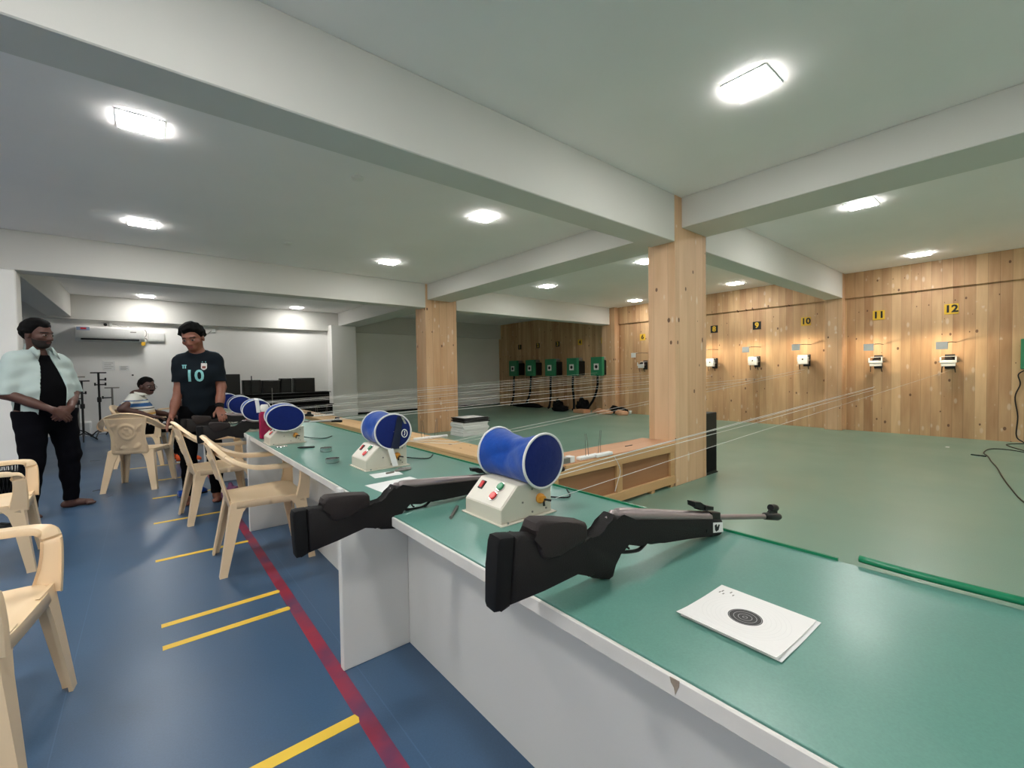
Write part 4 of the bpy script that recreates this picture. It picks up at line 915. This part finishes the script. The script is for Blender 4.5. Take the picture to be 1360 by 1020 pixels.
def build_figure(J, W=1.0, HS=1.0):
    """J: joint dict in the person's own frame (x right, y forward, z up)."""
    f = Fig(); v = lambda n: np.array(J[n], float)
    hl, hr, sl, sr = v('hip_l'), v('hip_r'), v('sh_l'), v('sh_r'); pel = (hl+hr)/2; st = (sl+sr)/2; up_ = (st-pel); upn = up_/np.linalg.norm(up_)
    side = (sr-sl)/np.linalg.norm(sr-sl); wa, mid, che = pel+up_*.25+v('belly')*.6, pel+up_*.45+v('belly'), pel+up_*.72
    f.cone('torso', hl*.55+pel*.45, hr*.55+pel*.45, .105*W, .105*W, .05, (1.06, .95, 1))
    f.cone('torso', pel+upn*.03, wa, .125*W, .122*W, .05, (1.14, .88, 1)); f.cone('torso', wa, mid, .122*W, .127*W, .05, (1.12, .86, 1))
    f.cone('torso', mid, che, .125*W, .128*W, .05, (1.06, .80, 1))
    f.cone('torso', che-side*.07, che+side*.07, .105, .105, .05, (1, .95, 1)); f.cone('torso', sl*.75+st*.25-upn*.015, sr*.75+st*.25-upn*.015, .052*W**.5, .052*W**.5, .05, (1, 1, .95))
    for e_ in (sl, sr): f.cone('torso', e_*.72+st*.28+upn*.0, nb_(st, upn, J)+upn*.03, .042, .050, .04)
    hd = v('head'); M = J['headM']; nb = st+upn*.03-J.get('nback', np.zeros(3)); f.cone('neck', nb, hd-M[:, 2]*.05*HS-M[:, 1]*.015, .060, .054, .035)
    for s, S_, E, Wr in (('l', sl, v('el_l'), v('wr_l')), ('r', sr, v('el_r'), v('wr_r'))):
        f.cone('uarm_'+s, S_, E, .056*W**.7, .043*W**.6, .035); f.cone('farm_'+s, E, (E*.35+Wr*.65), .043*W**.6, .034, .02); f.cone('farm_'+s, (E*.5+Wr*.5), Wr, .037, .026, .02, (1, 1, 1))
    for s in 'lr':
        h_, k_, a_ = v('hip_'+s), v('kn_'+s), v('an_'+s)
        f.cone('leg_'+s, h_, k_, .092*W, .060*W**.7, .04); f.cone('leg_'+s, k_, a_, .056*W**.7, .040, .03)
        back = v('calf_'+s); f.cone('leg_'+s, k_*.75+a_*.25+back*.02, k_*.5+a_*.5+back*.015, .05*W**.5, .045, .03)
        t_ = v('toe_'+s); dirn = (t_-a_)*np.array([1, 1, 0]); dirn /= np.linalg.norm(dirn); lat = np.array([dirn[1], -dirn[0], 0])
        hee = np.array([a_[0], a_[1], 0])-dirn*.045+[0, 0, .032]
        f.cone('foot_'+s, a_, hee+dirn*.03+[0, 0, .01], .038, .034, .025); f.cone('foot_'+s, hee, hee+dirn*.05, .030, .034, .02)
        f.cone('foot_'+s, hee+dirn*.05+[0, 0, .012], hee+dirn*.17-[0, 0, .006], .038, .026, .02)
        for i in range(5):
            b0 = hee+dirn*(.165-.008*abs(i-1))+lat*(.034-.017*i)*(1 if s == 'l' else -1)-[0, 0, .012]; f.cone('foot_'+s, b0, b0+dirn*(.045-.006*i), .014-.001*i, .0105-.0006*i, .008)
    # head
    c = lambda x, y, z: hd+M@np.array([x, y, z])*HS
    f.ell('head', c(0, -.012, .035), np.array([.076, .096, .092])*HS, M, .02); f.ell('head', c(0, .02, -.025), np.array([.064, .074, .085])*HS, M, .03)
    f.ell('head', c(0, .055, -.082), np.array([.034, .030, .024])*HS, M, .025); f.ell('head', c(0, .07, .028), np.array([.055, .022, .014])*HS, M, .015)
    for s in (-1, 1):
        f.ell('head', c(.033*s, .094, .004), np.array([.017, .012, .011])*HS, M, .012, True); f.ell('head', c(.033*s, .080, .003), np.array([.0135, .0125, .011])*HS, M, .004)
        f.ell('head', c(.046*s, .058, -.022), np.array([.022, .022, .018])*HS, M, .02); f.ell('head', c(.080*s, -.006, -.008), np.array([.010, .020, .031])*HS, M, .008)
        f.ell('head', c(.013*s, .092, -.032), np.array([.010, .012, .009])*HS, M, .008)
    f.cone('head', c(0, .086, .012), c(0, .108, -.028), .0085*HS, .0125*HS, .012)
    f.cone('head', c(-.018, .082, -.054), c(.018, .082, -.054), .0085*HS, .0085*HS, .008); f.cone('head', c(-.014, .080, -.065), c(.014, .080, -.065), .009*HS, .009*HS, .008)
    # hands: palm, four fingers of unequal length, thumb
    for s in 'lr':
        Wr = v('wr_'+s); d, nrm, curl = J['hand_'+s]; d = np.array(d, float); d /= np.linalg.norm(d); nrm = np.array(nrm, float); nrm -= d*(nrm@d); nrm /= np.linalg.norm(nrm)
        lat = np.cross(d, nrm)*(1 if s == 'r' else -1)      # towards the thumb side
        for q in (-.026, -.008, .010, .024): f.cone('hand_'+s, Wr+d*.012+lat*q*.5, Wr+d*.085+lat*q, .017, .0135, .014)
        for i, L in enumerate((.074, .082, .076, .060)):
            b0 = Wr+d*.088+lat*(.0285-.019*i); dd = d; r = .0098 if i < 3 else .0086
            for j, (l, cu) in enumerate(((.45, curl*.5), (.30, curl), (.25, curl*.8))):
                dd = dd*math.cos(cu)+nrm*math.sin(cu); dd /= np.linalg.norm(dd); b1 = b0+dd*L*l; f.cone('hand_'+s, b0, b1, r, r*.93, .004); b0 = b1; r *= .93
        t0 = Wr+d*.03+lat*.024; t1 = t0+(d*.6+lat*.7+nrm*.35)*.038; t2 = t1+(d*.85+lat*.25+nrm*.45)*.030; f.cone('hand_'+s, t0, t1, .0145, .0115, .012); f.cone('hand_'+s, t1, t2, .0110, .009, .005)
    f.J, f.M, f.hd, f.HS = J, M, hd, HS
    return f
def bounds(f):
    P = [x for t in f.p for x in ((t[1], t[2]) if t[2] is not None else (t[1],))]; P = np.array(P); return P.min(0)-.2, P.max(0)+.2
SKIN = {}
def skin(name, c):
    x = NT(name); tc = x.n('ShaderNodeTexCoord'); n = x.n('ShaderNodeTexNoise', i_Vector=tc.outputs['Object'], i_Scale=25.0, i_Detail=4.0)
    x.link(x.mix(n.outputs[0], [q*.86 for q in c[:3]]+[1], [q*1.12 for q in c[:3]]+[1]), x.b.inputs['Base Color'])
    x.b.inputs['Roughness'].default_value = .5; x.b.inputs['Subsurface Weight'].default_value = .08; x.b.inputs['Subsurface Radius'].default_value = (.01, .004, .002); return x.m
M_hair = simple('black_hair', srgb(7, 6, 6), .8, bump=.6, scale=160, spec=.15)
M_eyew = simple('eye_white', srgb(120, 108, 100), .6); M_iris = simple('dark_iris', srgb(20, 12, 10), .2); M_brow = simple('dark_brow', srgb(24, 17, 15), .7); M_nail = simple('nail', srgb(160, 110, 90), .4)
def body_mesh(f, root, sk, lip, h=.005):
    lo, hi = bounds(f); lo[2] = max(lo[2], -.01); D, lo, ax = f.field(lo, hi, h)
    V, F = nets(D, lo, h); C_ = V[F].mean(1); q = (C_-f.hd)@f.M/f.HS
    mi = np.zeros(len(F), int)
    x, y, z = q[:, 0], q[:, 1], q[:, 2]; near = (np.abs(z) < .14) & (y > .05)
    for s in (-1, 1):
        e = near & (((x-.033*s)/.0155)**2+((z-.003)/.0075)**2 < 1); mi[e] = 1
        e = near & (((x-.033*s)/.0068)**2+((z-.003)/.0078)**2 < 1); mi[e] = 2
        e = near & (np.abs(x-.035*s) < .021) & (np.abs(z-.0235-.004*np.cos((x-.03*s)*60)) < .0048); mi[e] = 3
    mi[near & (((x)/.024)**2+((z+.059)/.0105)**2 < 1) & (y > .07)] = 4
    return mesh_obj('body', V, F, [sk, M_eyew, M_iris, M_brow, lip], root, True, mi)
def shell(f, root, name, mat, tags, grow, cut, h=.006, kmul=1.2, mi=None, wr=0.0):
    lo, hi = bounds(f); D, lo, ax = f.field(lo, hi, h, tags, grow, kmul)
    X, Y, Z = np.meshgrid(*ax, indexing='ij')
    if wr: D = D+(wr*(np.sin(31*Z+9*X)*np.cos(23*X+17*Y)+.6*np.sin(57*Z-22*Y+13*X))).astype(np.float32)
    D = np.maximum(D, cut(X, Y, Z).astype(np.float32)); V, F = nets(D, lo, h)
    if len(F) == 0: return None
    mid = mi(V[F].mean(1)) if mi else None
    return mesh_obj(name, V, F, mat, root, True, mid)
def headcut(f, g):
    def c(X, Y, Z):
        q = (np.stack([X, Y, Z], -1)-f.hd)@f.M/f.HS; return g(q[..., 0], q[..., 1], q[..., 2])
    return c
def hairgen(f, root, front=.062, side=.005, nape=-.045, grow=.012, wr=.002, h=.005):
    lo, hi = f.hd-.2, f.hd+.2; D, lo, ax = f.field(lo, hi, h, ['head', 'neck'])
    X, Y, Z = np.meshgrid(*ax, indexing='ij'); q = (np.stack([X, Y, Z], -1)-f.hd)@f.M/f.HS; x, y, z = q[..., 0], q[..., 1], q[..., 2]
    line = nape+(side-nape)*np.clip((y+.08)/.06, 0, 1); line = line+(front-side)*np.clip((y-.015)/.035, 0, 1)+.006*np.sin(70*x+3)
    t = np.clip((z-line)/.045, 0, 1); t = t*t*(3-2*t)
    D = D-.003-(grow-.003)*t-wr*t*(np.sin(90*x+40*y)*np.cos(80*y+50*z)+np.sin(140*z+60*x))
    V, F = nets(np.maximum(D, line-z).astype(np.float32), lo, h)
    return mesh_obj('hair', V, F, M_hair, root, True)
def project_marks(sh, f, name, V2, F2, origin, ux, uy, mat, root, off=.003, extra=.0015):
    """lay flat lettering on the surface of garment `sh`, seen along the direction ux x uy"""
    bv = BVHTree.FromPolygons([v.co for v in sh.data.vertices], [tuple(p.vertices) for p in sh.data.polygons])
    o, ux, uy = Vector(origin), Vector(ux).normalized(), Vector(uy).normalized(); nn = ux.cross(uy).normalized(); out = []
    for p in V2:
        s = o+ux*p[0]+uy*p[1]; hit = bv.ray_cast(s+nn*.5, -nn, 1.0); out.append((hit[0] if hit[0] else s)+nn*off)
    n = len(out); V = out+[q+nn*extra for q in out]
    return mesh_obj(name, V, [q[::-1] for q in F2]+[tuple(i+n for i in q) for q in F2], mat, root)
def grid_poly(inside, w_, h_, n=14):
    V, F, ids = [], [], {}
    for i in range(n):
        for j in range(n):
            cx, cy = (-.5+(i+.5)/n)*w_, (-.5+(j+.5)/n)*h_
            if not inside(cx/w_*2, cy/h_*2): continue
            q = []
            for a, b in ((i, j), (i+1, j), (i+1, j+1), (i, j+1)):
                if (a, b) not in ids: ids[(a, b)] = len(V); V.append(((-.5+a/n)*w_, (-.5+b/n)*h_))
                q.append(ids[(a, b)])
            F.append(tuple(q))
    return V, F
def leg_calf(d): return np.array(d, float)

# --- man in the open mint shirt, hands clasped, barefoot
sk1 = skin('dark_brown_skin', srgb(84, 52, 42)); lip1 = simple('brown_lip', srgb(96, 52, 48), .45)
P1 = thing('person', 'person standing at left in open mint shirt over black tee, hands clasped in front', 'person', (-.70, 5.66, 0), math.radians(-53-90))
J = dict(hip_l=(-.10, 0, .90), hip_r=(.10, 0, .90), sh_l=(-.118, -.01, 1.350), sh_r=(.190, -.01, 1.360), belly=(0, .035, 0), head=(.055, .035, 1.588), headM=rotm(math.radians(22), math.radians(-7), 0),
         el_l=(-.215, .0, 1.085), wr_l=(-.055, .215, .945), el_r=(.270, .01, 1.085), wr_r=(.085, .225, .935),
         kn_l=(-.15, .02, .50), an_l=(-.175, -.02, .085), toe_l=(-.36, .11, .02), kn_r=(.12, .03, .50), an_r=(.13, -.02, .085), toe_r=(.19, .18, .02), calf_l=(0, -1, 0), calf_r=(0, -1, 0),
         hand_l=((.72, .22, -.55), (.1, -.95, -.2), .45), hand_r=((-.70, .2, -.58), (-.05, -.95, -.25), .35))
f = build_figure(J, 1.12, 1.03)
b1 = body_mesh(f, P1, sk1, lip1); b1.data.materials[0] = sk1
hairgen(f, P1, .070, .0, -.06, .017, .0018)
shell(f, P1, 'beard', simple('beard_hair', srgb(34, 24, 21), .8), ['head'], .0045, headcut(f, lambda x, y, z: np.maximum.reduce([z+.045+.35*np.maximum(0, .055-y)*-1.0, .012-y, -(((x/.026)**2+((z+.059)/.011)**2)-1)*.01, -z-.125])), .005, 1)
shell(f, P1, 'black_tee', simple('black_cotton', srgb(8, 8, 11), .95, spec=.1), ['torso', 'neck'], .010, lambda X, Y, Z: np.maximum.reduce([Z-1.430-.10*np.abs(X)+.55*np.maximum(0, Y+.01)*.6, .87-Z]))
M_mint = simple('mint_cotton', srgb(178, 194, 191), .85, noise=.05, scale=18)
def cutshirt(X, Y, Z):
    op = .035+.055*np.clip((1.42-Z)/.3, 0, 1)
    front = np.minimum(op-np.abs(X-.03), Y-.01)
    el = np.maximum(np.abs(X)-.24, 0)
    slv = np.where(np.abs(X-.03) > .17, 1.075-Z, -1)
    return np.maximum.reduce([front, .805-Z, Z-1.455, slv])
shell(f, P1, 'open_shirt', M_mint, ['torso', 'uarm', 'neck'], .017, cutshirt, .006, 1.2, None, .004)
bm = bmesh.new()
for s in (-1, 1): loft(bm, [[Vector((.03+s*a, y, z-.047)) for a, y, z in q] for q in (((.060, -.045, 1.555), (.072, -.05, 1.50), (.080, -.05, 1.50), (.066, -.05, 1.56)), ((.062, .05, 1.525), (.080, .07, 1.475), (.088, .07, 1.478), (.068, .055, 1.532)), ((.045, .098, 1.475), (.075, .120, 1.42), (.082, .118, 1.42), (.050, .10, 1.48)))])
obj('collar', bm, M_mint, P1, True)
shell(f, P1, 'trousers', simple('navy_black_denim', srgb(9, 9, 15), .95, spec=.1), ['torso', 'leg'], .014, lambda X, Y, Z: np.maximum(Z-.93, .075-Z), .006, 1.0, None, .003)

# --- man in the dark football jersey
sk2 = skin('warm_brown_skin', srgb(124, 76, 58)); lip2 = simple('rose_lip', srgb(138, 74, 66), .45)
P2 = thing('person', 'person standing behind the bench chairs in dark number 10 jersey, hand on a rifle', 'person', (.385, 5.12, 0), math.radians(-103-90))
J = dict(hip_l=(-.085, -.02, .90), hip_r=(.085, -.02, .90), sh_l=(-.138, .03, 1.365), sh_r=(.138, .03, 1.340), belly=(0, .0, 0), nback=np.array([0, 0, 0]), head=(.025, .085, 1.56), headM=rotm(math.radians(-14), math.radians(-20), math.radians(6)),
         el_l=(-.180, .04, 1.10), wr_l=(-.175, .18, .90), el_r=(.150, .05, 1.085), wr_r=(.19, .13, .855),
         kn_l=(-.10, .02, .48), an_l=(-.11, -.04, .085), toe_l=(-.14, .16, .02), kn_r=(.10, .02, .48), an_r=(.11, -.04, .085), toe_r=(.14, .16, .02), calf_l=(0, -1, 0), calf_r=(0, -1, 0),
         hand_l=((-.25, .75, -.45), (0, -.4, -.9), .4), hand_r=((.25, .55, -.75), (-.5, .2, -.5), .22))
f = build_figure(J, .86)
body_mesh(f, P2, sk2, lip2)
hairgen(f, P2, .068, .012, -.04, .028, .002)
M_jer = simple('dark_teal_jersey', srgb(8, 18, 26), .85, spec=.2, noise=.25, scale=9)
jer = shell(f, P2, 'jersey', M_jer, ['torso', 'uarm'], .012, lambda X, Y, Z: np.maximum.reduce([Z-1.455-.12*np.abs(X)+.5*np.maximum(0, Y-.02), .80-Z, np.where(np.abs(X) > .135, 1.155-Z, -1)]), .006, 1.2, None, .003)
M_cyan = simple('pale_cyan_print', srgb(122, 184, 186), .6)
v2, f2 = text_geo('10', .150, .003)
def dense(v, ff, k=2):
    b_ = bmesh.new(); vv = [b_.verts.new((p[0], p[1], 0)) for p in v]
    for q in ff:
        try: b_.faces.new([vv[i] for i in q])
        except ValueError: pass
    bmesh.ops.triangulate(b_, faces=b_.faces[:])
    for _ in range(k): bmesh.ops.subdivide_edges(b_, edges=[e for e in b_.edges if e.calc_length() > .012], cuts=1, use_grid_fill=False); bmesh.ops.triangulate(b_, faces=b_.faces[:])
    b_.verts.index_update(); r = [(p.co.x, p.co.y) for p in b_.verts], [tuple(w_.index for w_ in q.verts) for q in b_.faces]; b_.free(); return r
v2, f2 = dense(v2, f2)
PX, PZ = (-1, 0, 0), (0, 0, 1)
project_marks(jer, f, 'number_print', v2, f2, (.015, .2, 1.205), PX, PZ, M_cyan, P2)
cv, cf = grid_poly(lambda a, b: (abs(a) < .9 and b > -.1) or (b <= -.1 and abs(a) < .9*math.sqrt(max(0, 1-((b+.1)/.9)**2))), .052, .062)
cr_ = project_marks(jer, f, 'crest', cv, cf, (-.058, .2, 1.295), PX, PZ, simple('crest_white', srgb(206, 204, 200), .6), P2)
cv, cf = grid_poly(lambda a, b: abs(a) < .55 and -.6 < b < .35, .048, .055)
project_marks(jer, f, 'crest_centre', cv, cf, (-.058, .2, 1.292), PX, PZ, simple('crest_red_brown', srgb(120, 62, 50), .6), P2, .0055)
for dx in (-.012, .012):
    cv, cf = grid_poly(lambda a, b: a*a+b*b < 1, .008, .008, 6); project_marks(jer, f, 'crest_star', cv, cf, (-.058+dx, .2, 1.338), PX, PZ, M_cyan, P2)
cv, cf = grid_poly(lambda a, b: (abs(a-.5) < .28 or abs(a+.5) < .28) and b < .9-.6*abs(abs(a)-.5) or (b > .45), .034, .034, 16); project_marks(jer, f, 'maker_mark', cv, cf, (.092, .2, 1.295), PX, PZ, M_cyan, P2)
cv, cf = grid_poly(lambda a, b: True, .10, .045, 10)
for s in (-1, 1): project_marks(jer, f, 'shoulder_stripe', cv, cf, (.12*s, .01, 1.42), (-1, 0, 0), (0, -1, 0), simple('stripe_blue', srgb(84, 140, 168), .7) if 'stripe_blue' not in MATS else MATS['stripe_blue'], P2, .004)
shell(f, P2, 'trousers', simple('black_track_cloth', srgb(7, 7, 9), .95, spec=.1), ['torso', 'leg'], .012, lambda X, Y, Z: np.maximum(Z-.93, .07-Z), .007, 1.0, None, .003)
wv = np.array(J['wr_l']); ev = np.array(J['el_l']); dv = (ev-wv)/np.linalg.norm(ev-wv)
obj('wrist_band', T([wv+dv*.005, wv+dv*.045], .036, 16), M_blkm, P2)

# --- seated man in the striped shirt
sk3 = skin('deep_brown_skin', srgb(76, 48, 40)); lip3 = simple('dark_lip', srgb(84, 48, 44), .45)
P3 = thing('person', 'person sitting on a plastic chair in white, blue and yellow striped polo shirt and glasses', 'person', (-.04, 7.93, 0), math.radians(-14-90))
J = dict(hip_l=(-.09, -.06, .525), hip_r=(.09, -.06, .525), sh_l=(-.165, -.10, .915), sh_r=(.165, -.07, .905), belly=(0, .05, 0), head=(.0, .04, 1.075), headM=rotm(math.radians(-34), math.radians(-5), 0),
         el_l=(-.25, .03, .70), wr_l=(-.16, .25, .66), el_r=(.275, -.16, .790), wr_r=(.19, .12, .675),
         kn_l=(-.13, .40, .525), an_l=(-.10, .34, .095), toe_l=(-.10, .54, .02), kn_r=(.14, .39, .525), an_r=(.12, .44, .095), toe_r=(.12, .64, .02), calf_l=(0, -1, 0), calf_r=(0, -1, 0),
         hand_l=((.3, .8, -.3), (0, -.2, -1), .35), hand_r=((-.2, .85, -.22), (0, -.2, -1), .35))
f = build_figure(J, 1.08)
body_mesh(f, P3, sk3, lip3)
hairgen(f, P3, .072, .02, -.045, .012, .001)
shell(f, P3, 'moustache', M_hair, ['head'], .007, headcut(f, lambda x, y, z: np.maximum.reduce([np.abs(z+.044)-.0085, np.abs(x)-.032, .05-y])), .004, 1)
M_sw, M_sb, M_sy, M_sd = simple('polo_white', srgb(214, 214, 206), .85), simple('polo_blue', srgb(44, 92, 146), .85), simple('polo_yellow', srgb(206, 160, 82), .85), simple('polo_black', srgb(30, 30, 36), .85)
def stripes(c):
    z = c[:, 2]; mi = np.zeros(len(c), int); a = np.where(np.abs(c[:, 0]) > .20, .0, 0)
    mi[(z > .805) & (z < .855)] = 1; mi[(z > .77) & (z < .782)] = 3; mi[(z > .885) & (z < .897)] = 1; mi[(z > .69) & (z < .745)] = 2; mi[(z > .722) & (z < .729)] = 0; mi[(z > .735) & (z < .739)] = 0; mi[(z > .655) & (z < .675)] = 3
    return mi
shell(f, P3, 'polo_shirt', [M_sw, M_sb, M_sy, M_sd], ['torso', 'uarm'], .012, lambda X, Y, Z: np.maximum.reduce([Z-.975-.12*np.abs(X)+.5*np.maximum(0, Y), .545-Z, np.where(X > .14, X-.252, -1), np.where(X < -.18, .765-Z, -1)]), .006, 1.2, stripes, .003)
bm = bmesh.new(); nb = Vector((0, -.03, .95)); secs = []
for k in range(13):
    a = -2.4+4.8*k/12; d = Vector((math.sin(a)*.072, math.cos(a)*.072, 0)); zz = -.016*math.cos(a)
    secs.append([nb+d*1.0+Vector((0, 0, zz+.045)), nb+d*1.35+Vector((0, 0, zz+.012)), nb+d*1.45+Vector((0, 0, zz+.014)), nb+d*1.06+Vector((0, 0, zz+.05))])
obj('collar', loft(bm, secs), M_sw, P3, True)
tr = shell(f, P3, 'trousers', simple('black_cloth_trousers', srgb(7, 7, 9), .95, spec=.1), ['torso', 'leg'], .014, lambda X, Y, Z: np.maximum.reduce([.11-Z, np.where(Y < .06, Z-.60, -1)]), .007, 1.0, None, .003)
v2, f2 = text_geo('SAVS URTE', .052); v2, f2 = dense(v2, f2, 1)
project_marks(tr, f, 'white_lettering', v2, f2, (.235, .22, .598), (0, 1, 0), (-.5, 0, .85), M_paper, P3)
M_or = simple('orange_mesh', srgb(236, 92, 36), .6, noise=.15, scale=60)
for s in 'lr':
    a_ = Vector(J['an_'+s]); t_ = Vector(J['toe_'+s]); dd = (t_-a_); dd.z = 0; an = math.atan2(dd.y, dd.x)
    b_ = shoe_bm(.285, .053, .105, .06); 
    for v in b_.verts: v.co.z += .014
    so = obj('orange_shoe', b_, M_or, P3, True); so.location = (a_.x+dd.normalized().x*.075, a_.y+dd.normalized().y*.075, 0); so.rotation_euler = (0, 0, an); so['label'] = 'orange sports shoe'
    obj('sole', B((-.142, -.048, 0), (.135, .048, .018), .008), M_white, so)
    bm = bmesh.new()
    for q in range(4): tube(bm, [(.0+.025*q, -.03, .098-.009*q), (.012+.025*q, .03, .098-.009*q)], .004, 5)
    obj('laces', bm, M_yelsign, so)
bm = bmesh.new(); hp = lambda x, y, z: f.hd and None
def hw(x, y, z): return Vector(f.hd+f.M@np.array([x, y, z]))
for s in (-1, 1):
    tube(bm, [hw(.034*s+.021*math.cos(k*PI/8), .104, .0+.015*math.sin(k*PI/8)) for k in range(16)], .0018, 5, True, True); tube(bm, [hw(.055*s, .102, .004), hw(.078*s, .06, .006), hw(.082*s, -.01, .006)], .0018, 5)
tube(bm, [hw(-.013, .106, .003), hw(.013, .106, .003)], .0018, 5)
obj('glasses', bm, M_gun, P3)
